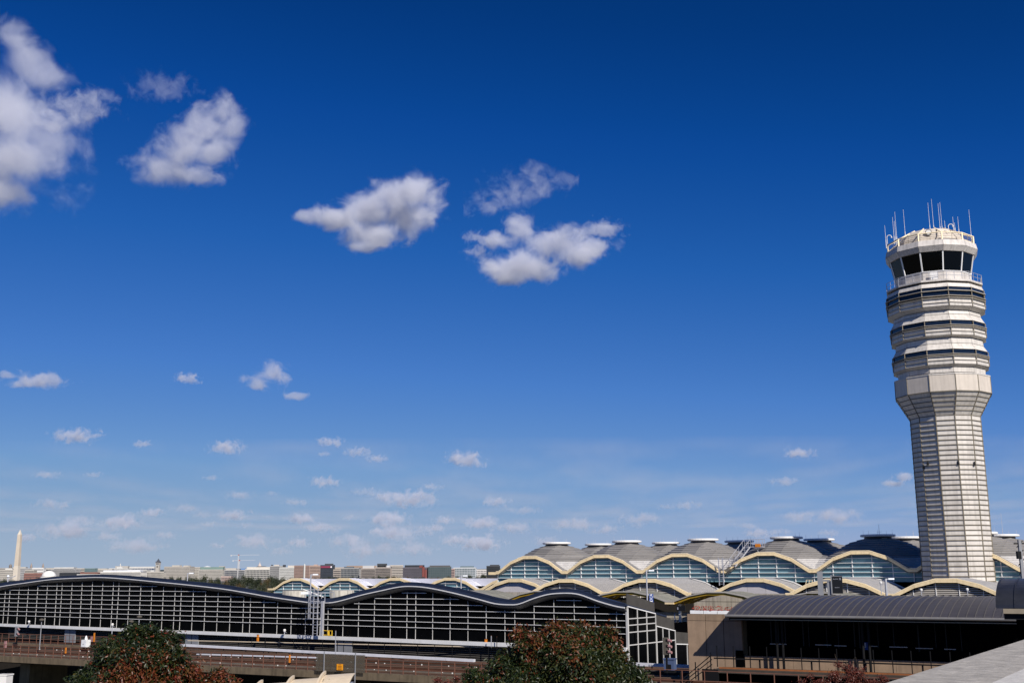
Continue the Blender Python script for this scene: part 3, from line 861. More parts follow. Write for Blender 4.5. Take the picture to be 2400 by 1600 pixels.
# ================================================================== elevated road and kerbside canopies between hall and terminal
rd = MB().box((36, -25, 9.55), (110, 31, .5))
o = rd.build('elevated_road', M['asphalt'], None, Matrix.Translation(T.world(0, 0, 0)) @ Matrix.Rotation(-T.al, 4, 'Z')); tag(o, kind='structure')
o = MB().box((36, -11.2, 9.9), (110, 3.2, .34)).build('pavement', M['pavement'], None, Matrix.Translation(T.world(0, 0, 0)) @ Matrix.Rotation(-T.al, 4, 'Z')); tag(o, kind='structure')
b = MB()
for k in range(16): b.box((-12 + k * 6.5, -22, 9.806), (3, .15, .008))
o = b.build('lane_marking', M['sign_white'], None, Matrix.Translation(T.world(0, 0, 0)) @ Matrix.Rotation(-T.al, 4, 'Z')); tag(o, kind='structure')
names = ['grey glass canopy on yellow ribs above the kerb behind the left roof trough', 'grey glass canopy on yellow ribs left of the banner pole', 'glass canopy with yellow ribs just behind the blue banner', 'yellow-ribbed glass canopy left of the grey station roof', 'glass canopy mostly hidden behind the grey barrel roof']
for n_, i in enumerate((0, 1, 2, 3, 4)):
    cn = empty('kerb_canopy', T.world(i * W, -16.2, 0), T.al, names[n_], 'canopy', 'kerbside glass canopies')
    zc_ = 14.15; kk = .52
    seg = [(a, zc_ + kk * b_) for a, b_ in zip(AX, AZ)]
    for (xa, za), (xb, zb) in zip(seg, seg[1:]):
        if xb - xa < .02: continue
        for q in range(5):
            ya, yb = q * 1.12 + .02, (q + 1) * 1.12 - .03
            MB().prism([(xa + .03, ya, za), (xb - .03, ya, zb), (xb - .03, yb, zb), (xa + .03, yb, za)], (0, 0, 0), (0, 0, .03)).build('glass_sheet', M['canopy_glass'], cn)
        for y in (.15, 2.8, 5.4):
            beam('arch_rib', M['yellow_steel'], cn, (xa, y, za - .22), (xb, y, zb - .22), .16, .3)
        beam('edge_strip', M['louvre'], cn, (xa, -.03, za), (xb, -.03, zb), .1, .14)
    box('valley_beam', M['cream'], cn, (W, 0.02, zc_ - .18), (1.3, .16, .26))
    for k in range(4): beam('strut', M['yellow_steel'], cn, (W - .2, .6 + k * 1.4, zc_ - .5), (W - 3.2 + (k % 2) * .4, .2 + k * 1.5, zc_ + .45), .09)
    box('column', M['white_paint'], cn, (W, 2.9, (zc_ + 9.9) / 2 - .2), (.28, .28, zc_ - 9.9))
# hanging black direction board under a canopy and a lit strip sign
def sign(name, f, x, y, z, sx, sz, m_, label, cat='sign'):
    e = empty(name, f.world(x, y, z), f.al, label, cat)
    box('board', M[m_], e, (0, 0, 0), (sx, .12, sz)); return e
xx, zz = T.hit(1596, 1425, -16.5)
e = sign('hanging_sign', T, xx, -16.5, zz, 1.25, .62, 'sign_black', 'black hanging direction board under the yellow canopy left of the concrete wall')
box('mark', M['galv'], e, (-.42, -.07, 0), (.14, .02, .3))
for s in (-.4, .4): box('hanger', M['dark_steel'], e, (s, 0, .6), (.05, .05, .65))
xx, zz = T.hit(1581.5, 1444, -14)
e = sign('strip_sign', T, xx, -14, zz, .14, .55, 'sign_white', 'narrow white and blue sign post under the canopy')
box('cap', M['sign_blue'], e, (0, 0, .34), (.15, .13, .14)); box('post', M['galv'], e, (0, .1, -(zz - 9.9) / 2), (.06, .06, zz - 9.9))

# ================================================================== elevated railway
MF = Frame(-55.46, 124.03, 29.0)
gw = empty('railway_viaduct', MF.world(0, 0, 0), MF.al, 'concrete railway viaduct with rusty tracks in front of the glass hall', 'viaduct')
xv0, xv1 = -45, 150
xs = xv0
while xs < xv1:
    L = 14.8
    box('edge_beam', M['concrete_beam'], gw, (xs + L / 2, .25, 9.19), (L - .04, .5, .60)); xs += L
MB().box(((xv0 + xv1) / 2, 11.3, 9.0), (xv1 - xv0, 21.6, .5)).build('deck', M['ballast'], gw)
xs = xv0 + 4
while xs < xv1:
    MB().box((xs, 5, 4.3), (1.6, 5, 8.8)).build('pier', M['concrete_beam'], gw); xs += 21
for y in (1.25, 2.7, 7.6, 9.05, 15.4, 16.85):
    box('rail', M['steel_rail'], gw, ((xv0 + xv1) / 2, y, 9.42), (xv1 - xv0, .07, .09))
    box('rail_base', M['rust'], gw, ((xv0 + xv1) / 2, y, 9.30), (xv1 - xv0, .22, .12))
box('plinth', M['plinth'], gw, (45, 5.4, 9.34), (190, 1.2, .18)); box('plinth', M['deck'], gw, (45, 12.6, 9.36), (190, 1.5, .22))
for y in (3.9, 10.6, 18.0):
    box('contact_rail', M['rust'], gw, (52, y, 9.55), (196, .16, .16))
fast = MB()
for k in range(260):
    for y in (1.98, 8.3): fast.box((-12 + k * .55, y, 9.29), (.18, 1.9, .06))
tag(fast.build('sleepers', M['rust'], gw), kind='stuff')
fast = MB()
for k in range(60):
    for y in (4.35, 10.2): fast.box((-10 + k * 2.3 + (k * 7 % 5) * .4, y + (k * 3 % 4) * .1, 9.38), (.07, .08, .05 + .05 * (k * 11 % 3)))
tag(fast.build('insulators', M['ring_white'], gw), kind='stuff')
# long pale cover boards
def cover(pa, pb, y, n, label):
    (xa, za), (xb, zb) = MF.hit(*pa, y), MF.hit(*pb, y)
    e = empty('cover_board', MF.world(xa, y, za), MF.al, label, 'cover board')
    for k in range(n):
        t0, t1 = k / n, (k + 1) / n - .002 * (6 / n)
        p = Vector(((xb - xa) * t0, 0, (zb - za) * t0)); q = Vector(((xb - xa) * t1, 0, (zb - za) * t1))
        beam('board', M['coverboard'], e, p, q, .34, .25 if y > 6 else .10)
        MB().beam(p - Vector((0, 0, .35)), p + Vector((0, 0, .0)), .08, .08).build('bracket', M['dark_steel'], e)
cover((424, 1510.5), (1113, 1547), 13.4, 12, 'long pale grey cover board above the rails left of the leafy tree')
cover((1440, 1553), (1619, 1561), 10.5, 4, 'pale cover board between the leafy tree and the concrete station wall')
cover((463, 1532), (742, 1540), 4.9, 8, 'thin pale rail guard behind the brown railing')
def fence(name, fr, x0, x1, y, z0, h, sp, rails, m_, label, w=.06, mesh=None):
    e = empty(name, fr.world(x0, y, z0), fr.al, label, 'railing')
    n = int((x1 - x0) / sp)
    for k in range(n + 1): box('post', m_, e, (k * sp, 0, h / 2), (w, w, h))
    for r_ in rails: box('rail', m_, e, ((x1 - x0) / 2, -.01, h * r_), (x1 - x0, w * .8, w * .8))
    return e
fence('viaduct_railing', MF, -6, 62, .1, 9.5, 1.2, 1.30, (1.0, .66, .34), M['rail_paint'], 'brown steel railing on the near edge of the viaduct', .055)
fence('viaduct_railing', MF, 69, 95, .1, 9.3, 1.45, 1.75, (1.0, .5, .04), M['rail_paint'], 'brown railing along the track below the station platform', .055)
fence('viaduct_railing', MF, -24, 4, 13.2, 9.75, 1.1, 1.3, (1.0, .5), M['rail_paint'], 'brown railing on the far track at the left edge', .05)
box('parapet_beam', M['concrete_beam'], gw, (-14, 13.2, 9.52), (38, .3, .45))
fence('platform_fence', C, 45, 93, -2.4, 9.9, 1.15, 2.2, (1.0,), M['dark_steel'], 'thin dark fence in front of the white sill of the glass hall', .05)
for (u0, v0, u1, v1) in ((440, 1500, 1180, 1516),):
    (xa, za), (xb, zb) = MF.hit(u0, v0, 17), MF.hit(u1, v1, 15.5)
    tag(MB().beam(MF.world(xa, 17, za), MF.world(xb, 15.5, zb), .06, .09).build('cable_pipe', M['beige_metal']), 'thin beige cable pipe running below the louvred base', 'pipe')
# wire screen with an orange warning notice
def screen_mat():
    m = bpy.data.materials.new('wire_screen'); m.use_nodes = True
    n, l = m.node_tree.nodes, m.node_tree.links; p = n['Principled BSDF']
    p.inputs['Base Color'].default_value = (.10, .085, .06, 1); p.inputs['Roughness'].default_value = .7
    tc = n.new('ShaderNodeTexCoord'); w = n.new('ShaderNodeTexNoise'); w.inputs['Scale'].default_value = 30
    l.new(tc.outputs['Object'], w.inputs['Vector'])
    tr = n.new('ShaderNodeBsdfTransparent'); mx = n.new('ShaderNodeMixShader')
    mr = n.new('ShaderNodeMapRange'); mr.inputs[1].default_value = .4; mr.inputs[2].default_value = .6; mr.inputs[3].default_value = .35; mr.inputs[4].default_value = .75
    l.new(w.outputs['Fac'], mr.inputs[0]); l.new(mr.outputs[0], mx.inputs[0]); l.new(tr.outputs[0], mx.inputs[1]); l.new(p.outputs[0], mx.inputs[2])
    l.new(mx.outputs[0], n['Material Output'].inputs[0]); M['wire_screen'] = m
screen_mat()
(xa, za), (xb, zb) = MF.hit(741, 1530, -.25), MF.hit(855, 1536, -.25)
(_, zc0) = MF.hit(741, 1571, -.25)
e = empty('wire_screen', MF.world((xa + xb) / 2, -.25, zc0), MF.al, 'dark wire mesh screen fixed to the railing, carrying an orange notice', 'screen')
box('mesh_panel', M['wire_screen'], e, (0, 0, (za - zc0) / 2), (xb - xa, .03, za - zc0))
for s in (-.32, .32): box('post', M['grey_pole'], e, ((xb - xa) * s, -.06, (za - zc0) / 2 - .4), (.07, .07, za - zc0 + 1.2))
(xn, zn) = MF.hit(796.5, 1562, -.35); (x1_, z1_) = MF.hit(789.5, 1554.5, -.35); (x2_, z2_) = MF.hit(803.5, 1569.5, -.35)
e = empty('warning_notice', MF.world(xn, -.35, zn), MF.al, 'square orange warning notice on the wire screen', 'sign')
box('plate', M['sign_orange'], e, (0, 0, 0), (x2_ - x1_, .03, z1_ - z2_))
for k, (w_, zz) in enumerate(((.26, .2), (.42, .07), (.42, -.05), (.42, -.17))): box('text_line', M['sign_text'], e, (0, -.02, zz), (w_, .01, .045))
def post(u, v0, v1, y, col, w, label, name='marker_post', cat='post'):
    x, z0 = MF.hit(u, v1, y); _, z1 = MF.hit(u, v0, y)
    e = empty(name, MF.world(x, y, z0), MF.al, label, cat)
    box('shaft', M[col], e, (0, 0, (z1 - z0) / 2), (w, w * .6, z1 - z0)); box('foot', M['dark_steel'], e, (0, 0, -.05), (w * 1.5, w, .1)); box('cap', M['rust'], e, (0, 0, z1 - z0 + .03), (w * 1.05, w * .7, .06))
    return e, z1 - z0
post(604, 1487, 1502, 18.5, 'orange', .22, 'orange marker post against the louvred base')
post(678.5, 1533, 1552, .0, 'orange', .14, 'orange marker on the brown railing left of the wire screen')
post(1139, 1497, 1514, 15.5, 'orange', .22, 'orange marker post left of the leafy tree')
post(220, 1482, 1503, 11.5, 'orange', .16, 'orange marker post right of the white cabinet')
post(153.5, 1516, 1530, 3.0, 'orange', .16, 'orange marker post beside the rails at left')
post(12, 1501, 1517, 6.0, 'pink_sign', .28, 'pale pink marker board at the left edge of the picture')
post(214.5, 1490, 1503, 11.8, 'pink_sign', .26, 'pale pink marker board beside the white cabinet')
post(1151.5, 1489, 1516, 14.5, 'galv', .07, 'thin grey mast left of the leafy tree', 'mast')
post(1164.5, 1492, 1518, 14.8, 'dark_steel', .06, 'thin black mast left of the leafy tree', 'mast')
post(785, 1477, 1560, -.2, 'galv', .06, 'tall thin grey pole behind the orange notice', 'mast')
# white equipment cabinet with beacon
x, z0 = MF.hit(200.5, 1515, 10.8); _, z1 = MF.hit(200.5, 1498, 10.8)
e = empty('equipment_cabinet', MF.world(x, 10.8, z0), MF.al, 'white equipment cabinet with a small beacon on its top', 'cabinet')
h = z1 - z0
box('body', M['cabinet'], e, (0, 0, h / 2), (.86, .6, h)); box('door', M['sign_white'], e, (0, -.31, h / 2), (.78, .02, h * .9)); box('lock', M['dark_steel'], e, (-.05, -.33, h * .4), (.08, .03, .1))
MB().lathe([(h, .16), (h + .15, .16), (h + .4, .08), (h + .45, .03)], 12).build('beacon', M['sign_white'], e)
for s in (-.3, .3): box('leg', M['dark_steel'], e, (s, 0, -.15), (.1, .3, .32))
# blue cabinet at right
x, z0 = MF.hit(1571, 1569, 5.5); _, z1 = MF.hit(1571, 1544, 5.5)
e = empty('equipment_cabinet', MF.world(x, 5.5, z0), MF.al, 'dark blue signal cabinet in front of the pale cover board', 'cabinet')
h = z1 - z0
box('body', M['blue_cabinet'], e, (0, 0, h / 2), (.86, .6, h)); box('door', M['dark_steel'], e, (.05, -.31, h * .3), (.3, .02, h * .5)); box('roof', M['blue_cabinet'], e, (0, 0, h + .04), (.95, .7, .08)); box('base', M['dark_steel'], e, (0, 0, -.1), (.8, .5, .2))
# railway signals
def signal(u, v0, v1, vf, y, w, hoods, label, m_='mesh_grey'):
    x, z0 = MF.hit(u, v1, y); _, z1 = MF.hit(u, v0, y); _, zf = MF.hit(u, vf, y)
    e = empty('railway_signal', MF.world(x, y, zf), MF.al, label, 'signal')
    box('head', M[m_], e, (0, 0, (z0 + z1) / 2 - zf), (w, .25, z1 - z0))
    box('pole', M['dark_steel'], e, (0, .1, (z0 - zf) / 2), (.12, .12, z0 - zf))
    for k in range(hoods):
        zz = z1 - zf - (k + .5) * (z1 - z0) / hoods
        MB().tube((w / 2, 0, zz), (w / 2 + .35, -.1, zz - .04), .14, .10, 10).build('hood', M['pink_sign'], e)
        box('lens', M['dark_steel'], e, (w / 2 - .02, -.13, zz), (.2, .02, .2))
signal(1561, 1493, 1533, 1576, 4.0, .36, 3, 'brown three-lamp railway signal in front of the white glazed side')
signal(38.5, 1467, 1490, 1512, 11.5, .42, 2, 'dark two-lamp railway signal at the left edge', 'grey_pole')
# lamp posts on the track side and CCTV masts
def lamp(u, v0, v1, y, label, fr=MF):
    x, z0 = fr.hit(u, v1, y); _, z1 = fr.hit(u, v0, y)
    e = empty('lamp_post', fr.world(x, y, z0), fr.al, label, 'lamp post', 'dark lamp posts by the tracks')
    MB().tube((0, 0, 0), (0, 0, z1 - z0 - .15), .06, .045, 8).build('pole', M['grey_pole'], e)
    MB().lathe([(z1 - z0 - .22, .06), (z1 - z0 - .16, .26), (z1 - z0 - .05, .3), (z1 - z0 + .05, .2), (z1 - z0 + .09, .05)], 14).build('lamp_head', M['mesh_grey'], e)
lamp(92.5, 1450, 1520, 6, 'dark lamp post with a round head left of the white cabinet')
lamp(323.5, 1443, 1500, 7, 'dark lamp post with a round head behind the left tree')
lamp(305, 1454, 1500, 6.5, 'short dark lamp post just behind the left tree')
def cctv(u, v0, v1, f, y, label):
    x, z0 = f.hit(u, v1, y); _, z1 = f.hit(u, v0, y)
    e = empty('security_camera', f.world(x, y, z0), f.al, label, 'camera', 'cameras on thin masts')
    MB().tube((0, 0, 0), (0, 0, z1 - z0), .05, n=7).build('mast', M['galv'], e)
    MB().lathe([(z1 - z0 - .05, .12), (z1 - z0 + .12, .17), (z1 - z0 + .22, .1)], 10).build('housing', M['ring_white'], e); box('arm', M['galv'], e, (.12, 0, z1 - z0 - .15), (.34, .06, .06))
cctv(67.5, 1457, 1464, C, -.8, 'white camera on the sill of the glass hall near its left end')
cctv(262, 1464, 1488, MF, 16, 'white camera on a thin mast left of the left tree top')
cctv(666.5, 1478, 1487, C, -.8, 'white camera on the sill left of the caged ladder')
cctv(2066, 1366, 1392, T, -15, 'white camera on a mast left of the square lamp above the station roof')
cctv(2160, 1383, 1394, T, -15, 'white camera above the station roof under the arch by the tower')
cctv(2268, 1382, 1394, T, -15, 'white camera above the station roof right of the tower')
# caged ladder on the trough of the wavy roof
x0_, z0 = C.hit(738, 1489, -1.6); _, z1 = C.hit(738, 1376, -1.6)
e = empty('caged_ladder', C.world(x0_, -1.6, z0), C.al, 'white caged ladder up to the low point of the wavy roof', 'ladder')
h = z1 - z0
for s in (-.33, .33): box('stringer', M['galv'], e, (s, 0, h / 2), (.09, .06, h))
for k in range(int(h / .3)): box('rung', M['galv'], e, (0, 0, .25 + k * .3), (.6, .035, .035))
for s, d in ((-.62, -.35), (-.4, -.7), (0, -.8), (.4, -.7), (.62, -.35)): box('cage_bar', M['galv'], e, (s, d, h * .66), (.045, .045, h * .62))
for k in range(6):
    zz = h * .36 + k * h * .12; b = MB(); pr = None
    for q in range(9):
        a = math.pi * q / 8; p = Vector((-.62 * math.cos(a), -.8 * math.sin(a), zz))
        if pr is not None: b.beam(pr, p, .06, .05)
        pr = p
    b.build('cage_hoop', M['galv'], e)
box('platform', M['galv'], e, (.1, 1.0, h * .68), (1.9, 1.6, .08))
for s in (-.85, 1.05):
    for y in (.3, 1.7): box('rail_post', M['galv'], e, (s, y, h * .68 + .55), (.06, .06, 1.1))
for y in (.3, 1.7): box('hand_rail', M['galv'], e, (.1, y, h * .68 + 1.1), (1.9, .06, .06))
box('drop_post', M['galv'], e, (.95, .1, h * .36), (.3, .25, h * .72))
x0_, z0 = C.hit(752, 1488, -1.4)
e = empty('yellow_barrier', C.world(x0_, -1.4, z0), C.al, 'yellow safety barrier at the foot of the caged ladder', 'barrier')
for s in (0, 1.05, 1.2, 1.65): box('post', M['yellow'], e, (s, 0, .27), (.07, .07, .55))
box('top_rail', M['yellow'], e, (.83, 0, .52), (1.7, .06, .06)); box('kick_rail', M['yellow'], e, (.83, 0, .06), (1.7, .05, .08)); box('gate', M['yellow'], e, (1.13, -.05, .27), (.2, .05, .5))

# ================================================================== railway station on the right
st = empty('railway_station', MF.world(76, 6.05, 0), MF.al, 'brown concrete railway station with a long grey barrel roof on the right', 'station')
sx = lambda x: x - 76.0
sy = lambda y: y - 6.05
# tall concrete end block in panels
xw0, xw1 = 76.1, 80.6
for (xa, xb) in ((76.1, 77.62), (77.64, 79.1), (79.12, 80.6)):
    box('wall_panel', M['concrete'], st, (sx((xa + xb) / 2), .15, 11.55), (xb - xa - .02, .3, 5.06))
    box('wall_panel', M['concrete'], st, (sx((xa + xb) / 2), .155, 14.36), (xb - xa - .02, .29, .50))
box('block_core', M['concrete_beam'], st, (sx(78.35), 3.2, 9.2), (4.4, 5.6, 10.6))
box('door', M['black_void'], st, (sx(80.35), -.02, 11.25), (.62, .06, 1.25))
# low sunlit parapet wall behind the platform
xa = 80.75
while xa < 104:
    box('wall_panel', M['concrete'], st, (sx(xa + .95), .15, 10.75), (1.88, .3, 1.45)); xa += 1.9
box('shade_sheet', M['black_void'], st, (sx(92.8), .8, 12.6), (24, .2, 4.4))  # black sheet painted in place of the deep shade under the roof
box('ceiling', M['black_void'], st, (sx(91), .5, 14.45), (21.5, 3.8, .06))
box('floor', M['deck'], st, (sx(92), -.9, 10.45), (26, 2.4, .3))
for (u, w_) in ((1925, .14), (1990, .1), (2075, .5), (2130, .12), (2290, .16), (2305, .1), (2320, .3)):
    x, _ = MF.hit(u, 1480, 7.4); box('interior_column', M['dark_steel'], st, (sx(x), .8, 12.9), (w_, .1, 3.4))
for (u, v, w_) in ((1830, 1507, 1.3), (1935, 1509, 1.2), (1975, 1511, .9), (2050, 1512, .7), (2110, 1514, 1.3), (2170, 1517, 1.2), (2230, 1519, .8)):
    x, z = MF.hit(u, v, 6.9); box('light_slot', M['louvre'], st, (sx(x), .12, z), (w_, .06, .06))
for u in (1805, 1815, 1822, 1838, 1880, 1893, 1935, 1962, 2000, 2012, 2055, 2092, 2150, 2190, 2215, 2250):
    x, _ = MF.hit(u, 1480, 6.45); box('glint_strip', M['glint_grey'], st, (sx(x), .66, 13.0 + (u % 7) * .06), (.05 + .02 * (u % 3), .04, 1.9))  # added grey strips imitate faint reflections in the dark glass
x, z = MF.hit(2290, 1465, 7.3)
box('glazed_bay', M['soffit'], st, (sx(x), .86, z), (2.2, .06, 1.3)); box('glazed_bay', M['facade_wall'], st, (sx(x) + 1.5, .86, z - .1), (.5, .06, 1.4))
# platform edge, beam, posts and rails
xs = 79.2
while xs < 104:
    box('platform_edge', M['rust_edge'], st, (sx(xs + 1.9), sy(4.4), 10.58), (3.78, .3, .24)); xs += 3.8
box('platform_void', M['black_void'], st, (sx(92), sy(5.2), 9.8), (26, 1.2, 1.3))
k = 0
xs = 79.0
while xs < 100:
    box('post', M['dark_steel'], st, (sx(xs), sy(4.55), 11.5), (.06, .06, 1.6)); xs += 1.32
    if k % 3 == 2: box('stub', M['dark_steel'], st, (sx(xs - .6), sy(4.6), 11.0), (.12, .06, .7))
    k += 1
box('hand_rail', M['dark_steel'], st, (sx(90), sy(4.5), 11.35), (22.5, .07, .10))
for u in (1823, 2025):
    x, _ = MF.hit(u, 1545, 5.2)
    for dx in (0, .45): MB().tube((sx(x) + dx, sy(5.2), 10.5), (sx(x) + dx, sy(5.2), 14.4), .10, n=8).build('roof_column', M['dark_steel'], st)
# stair rails at the left end
for dy in (0, .5, .95):
    beam('stair_rail', M['dark_steel'], st, (sx(76.2) + .3, sy(3.2), 9.2 + dy * .55), (sx(78.9), sy(3.6), 10.95 + dy * .75), .07)
for t in (0, .5, 1): box('stair_post', M['dark_steel'], st, (sx(76.4 + 2.5 * t), sy(3.3), 9.7 + 1.5 * t), (.07, .07, 1.3))
box('stair_side', M['dark_steel'], st, (sx(78.6), sy(4.0), 9.9), (1.3, .2, 1.3))
box('lit_strip', M['sign_white'], st, (sx(80.6), sy(3.9), 9.62), (3.0, .08, .07))
# barrel roof: one panel and one seam for each bay, shared meshes
x_0, x_1 = 80.2, 101.0
eave_y, ridge_y, ez, rz_ = 3.7, 13.6, 14.66, 15.93
def barrel(b_, hh, off=0.0, n=12):
    return [(eave_y + b_ * k / n, ez + off + hh * (1 - abs(1 - k / n) ** 2.4)) for k in range(2 * n + 1)]
bp = barrel(ridge_y - eave_y, rz_ - ez)
npan = 36; pw = (x_1 - x_0) / npan
b = MB()
for (ya, za), (yb, zb) in zip(bp, bp[1:]): b.face([(.01, sy(ya), za), (pw - .01, sy(ya), za), (pw - .01, sy(yb), zb), (.01, sy(yb), zb)])
pm = b.mesh('roof_panel', M['metro_roof'])
for p in pm.polygons: p.use_smooth = True
b = MB()
for (ya, za), (yb, zb) in zip(bp[:14], bp[1:14]): b.beam((0, sy(ya), za + .025), (0, sy(yb), zb + .025), .05, .06)
sm = b.mesh('roof_seam', M['metro_seam'])
for k in range(npan):
    mt = Matrix.Translation((sx(x_0 + k * pw), 0, 0)); p = link('roof_panel', pm, st, mt); link('roof_seam', sm, p)
b = MB()
for (ya, za), (yb, zb) in zip(bp, bp[1:]): b.prism([(sx(x_0), sy(ya), za - .02), (sx(x_0), sy(yb), zb - .02), (sx(x_0), sy(yb), zb - .2), (sx(x_0), sy(ya), za - .2)], (0, 0, 0), (x_1 - x_0, 0, 0))
b.build('roof_lining', M['dark_steel'], st)
b = MB(); b.face([(sx(x_0) - .03, sy(y), z + .02) for y, z in bp]); b.build('end_sheet', M['metro_roof'], st)
MB().tube((sx(x_0) - .1, sy(3.62), 14.60), (sx(x_1) - .05, sy(3.62), 14.60), .11, n=10).build('gutter', M['gutter'], st)
box('gutter_strip', M['beige_dark'], st, (sx((x_0 + x_1) / 2) + .1, sy(3.8), 14.34), (x_1 - x_0 - .3, .06, .05))
box('gutter_board', M['dark_steel'], st, (sx((x_0 + x_1) / 2), sy(3.95), 14.40), (x_1 - x_0 - .2, .06, .28))
# planter on the concrete block with red flowers
e = empty('planter_box', MF.world(76.3, 6.3, 14.62), MF.al, 'long white planter with red flowers on the concrete station block', 'planter')
for k in range(4): box('trough', M['sign_white'], e, (.6 + k * 1.15, 0, .14), (1.1, .4, .26))
b = MB(); r2 = random.Random(3)
for k in range(420):
    p = Vector((r2.uniform(.2, 4.4), r2.uniform(-.22, .22), .27 + r2.random() ** 2 * .34)); s = r2.uniform(.03, .07)
    a, c_ = Vector((r2.uniform(-1, 1), r2.uniform(-1, 1), r2.uniform(-1, 1))).normalized() * s, Vector((r2.uniform(-1, 1), r2.uniform(-1, 1), r2.uniform(-1, 1))).normalized() * s
    b.face([p - a, p - c_, p + a, p + c_])
add('flower_red', (.28, .03, .015), .7, var=.5, scale=9)
tag(b.build('flowers', M['flower_red'], e), kind='stuff')
# twin floodlight on the corner of the block
x, z = MF.hit(1623, 1515, 6.3)
e = empty('wall_floodlight', MF.world(x, 6.3, z), MF.al, 'white twin floodlight on the left corner of the concrete station block', 'floodlight')
box('lamp', M['sign_white'], e, (.12, -.1, .12), (.22, .22, .22)); box('lamp', M['sign_white'], e, (-.08, -.1, -.08), (.24, .22, .2)); box('bracket', M['dark_steel'], e, (0, .1, -.05), (.1, .25, .1))
# dim blue platform sign
x, z = MF.hit(2028, 1513, 5.6)
e = empty('platform_sign', MF.world(x, 5.6, z), MF.al, 'dim blue platform sign in the shade under the station roof', 'sign')
box('board', M['sign_blue'], e, (0, 0, 0), (.42, .06, .55)); box('symbol', M['galv'], e, (-.03, -.04, .06), (.2, .01, .34)); box('hanger', M['dark_steel'], e, (0, .02, .45), (.04, .04, .4))

# ================================================================== nearer barrel roof at the right edge
N2 = Frame(24.55, 58.0, 29.0)
e = empty('footbridge', N2.world(0, 0, 0), N2.al, 'barrel roofed footbridge coloured as if in shade at the right edge, nearer than the station', 'footbridge')
def pr2(n=12, b_=4.2, hh=1.45, z0=16.05): return [(b_ * (1 - math.cos(math.pi * k / (2 * n))), z0 + hh * math.sin(math.pi * k / (2 * n))) for k in range(2 * n + 1)]
p2 = pr2(); w2 = .85
b = MB()
for (ya, za), (yb, zb) in zip(p2, p2[1:]): b.face([(.012, ya, za), (w2 - .012, ya, za), (w2 - .012, yb, zb), (.012, yb, zb)])
pm2 = b.mesh('roof_panel', M['metro_shaded'])
for p in pm2.polygons: p.use_smooth = True
b = MB()
for (ya, za), (yb, zb) in zip(p2[:16], p2[1:16]): b.beam((0, ya, za + .02), (0, yb, zb + .02), .05, .06)
sm2 = b.mesh('roof_seam', M['metro_shaded'])
for k in range(14):
    mt = Matrix.Translation((k * w2, 0, 0)); link('roof_seam', sm2, link('roof_panel', pm2, e, mt))
MB().face([(-.02, y, z) for y, z in p2]).build('end_sheet', M['metro_shaded'], e)
box('eave_band', M['beige_dark'], e, (6.2, .25, 15.92), (11.8, .5, .24))
box('shade_box', M['black_void'], e, (6.6, 1.2, 12.5), (11.5, .3, 6.6)); box('shade_box', M['black_void'], e, (.85, 4.2, 12.5), (.2, 6, 6.6)); box('beam', M['dark_steel'], e, (6.2, .5, 15.65), (11.8, .6, .3))  # black boxes stand in for the shade below the roof
# ================================================================== near parapet of the parking garage
b = MB()
a0, a1 = atz(2070, 1600, 16.9), atz(2400, 1497, 16.9)
d = (a1 - a0).normalized(); nrm = Vector((d.y, -d.x, 0))
p0, p1 = a0 - d * 6, a1 + d * 25
b.prism([p0, p1, p1 + nrm * .98, p0 + nrm * .98], (0, 0, 0), (0, 0, -17.2))
o = b.build('garage_parapet', M['parapet']); tag(o, 'grey weathered concrete parapet in the near right corner', 'parapet')
bv = o.modifiers.new('bevel', 'BEVEL'); bv.width = .015; bv.segments = 2
MB().prism([p0 + nrm * .98, p1 + nrm * .98, p1 + nrm * 4.2, p0 + nrm * 4.2], (0, 0, .035), (0, 0, -2)).build('coping', M['parapet_pale'], o)
# ================================================================== tall street lamps
def street_lamp(u, v0, v1, Y, label, head=1, w=.16):
    p, q = at(u, v0, Y), at(u, v1, Y)
    zb = min(q.z, 9.8) if q.z > 9.8 else 0
    e = empty('street_lamp', (q.x, q.y, zb), 0, label, 'street lamp', 'pale street lamps along the terminal road')
    h = p.z - zb
    MB().tube((0, 0, 0), (0, 0, h), w / 2 * 1.2, w / 2, 10).build('pole', M['galv'], e)
    box('arm', M['galv'], e, (head * .35, 0, h - .05), (.7, .12, .1))
    MB().box((head * .55, 0, h - .03), (.62, .34, .16)).build('lamp_head', M['lamp_lens'], e)
    return e, h
e, h = street_lamp(1518, 1335.5, 1440, 128, 'white street lamp carrying a blue banner left of the yellow canopy')
p = at(1526, 1391, 128); q = at(1526, 1424, 128)
bn = empty('banner', (at(1518, 1400, 128).x, 128, q.z), 0, 'blue vertical banner with white DCA lettering hung on a street lamp', 'banner')
hb = p.z - q.z
box('cloth', M['sign_blue'], bn, (.40, -.03, hb / 2), (.46, .03, hb))
for s in (.02, hb - .02): box('bracket', M['galv'], bn, (.32, -.02, s), (.66, .04, .04))
def text(s, parent, loc, size, m_, rot=(R(90), 0, 0), name='lettering', sx_=1.0):
    cu = bpy.data.curves.new(name, 'FONT'); cu.body = s; cu.size = size; cu.align_x = 'CENTER'; cu.align_y = 'CENTER'; cu.extrude = .004
    o = bpy.data.objects.new(name, cu); COL.objects.link(o)
    dg = bpy.context.evaluated_depsgraph_get(); me = bpy.data.meshes.new_from_object(o.evaluated_get(dg)); bpy.data.objects.remove(o)
    me.materials.clear(); me.materials.append(M[m_]); o = link(name, me, parent); o.location = loc; o.rotation_euler = rot; o.scale = (sx_, 1, 1); return o
text('DCA', bn, (.40, -.05, hb * .74), .40, 'sign_white', (R(90), R(-90), 0))
for zz in (.47, .36, .26): box('text_line', M['sign_white'], bn, (.42, -.05, hb * zz), (.26, .01, .055))
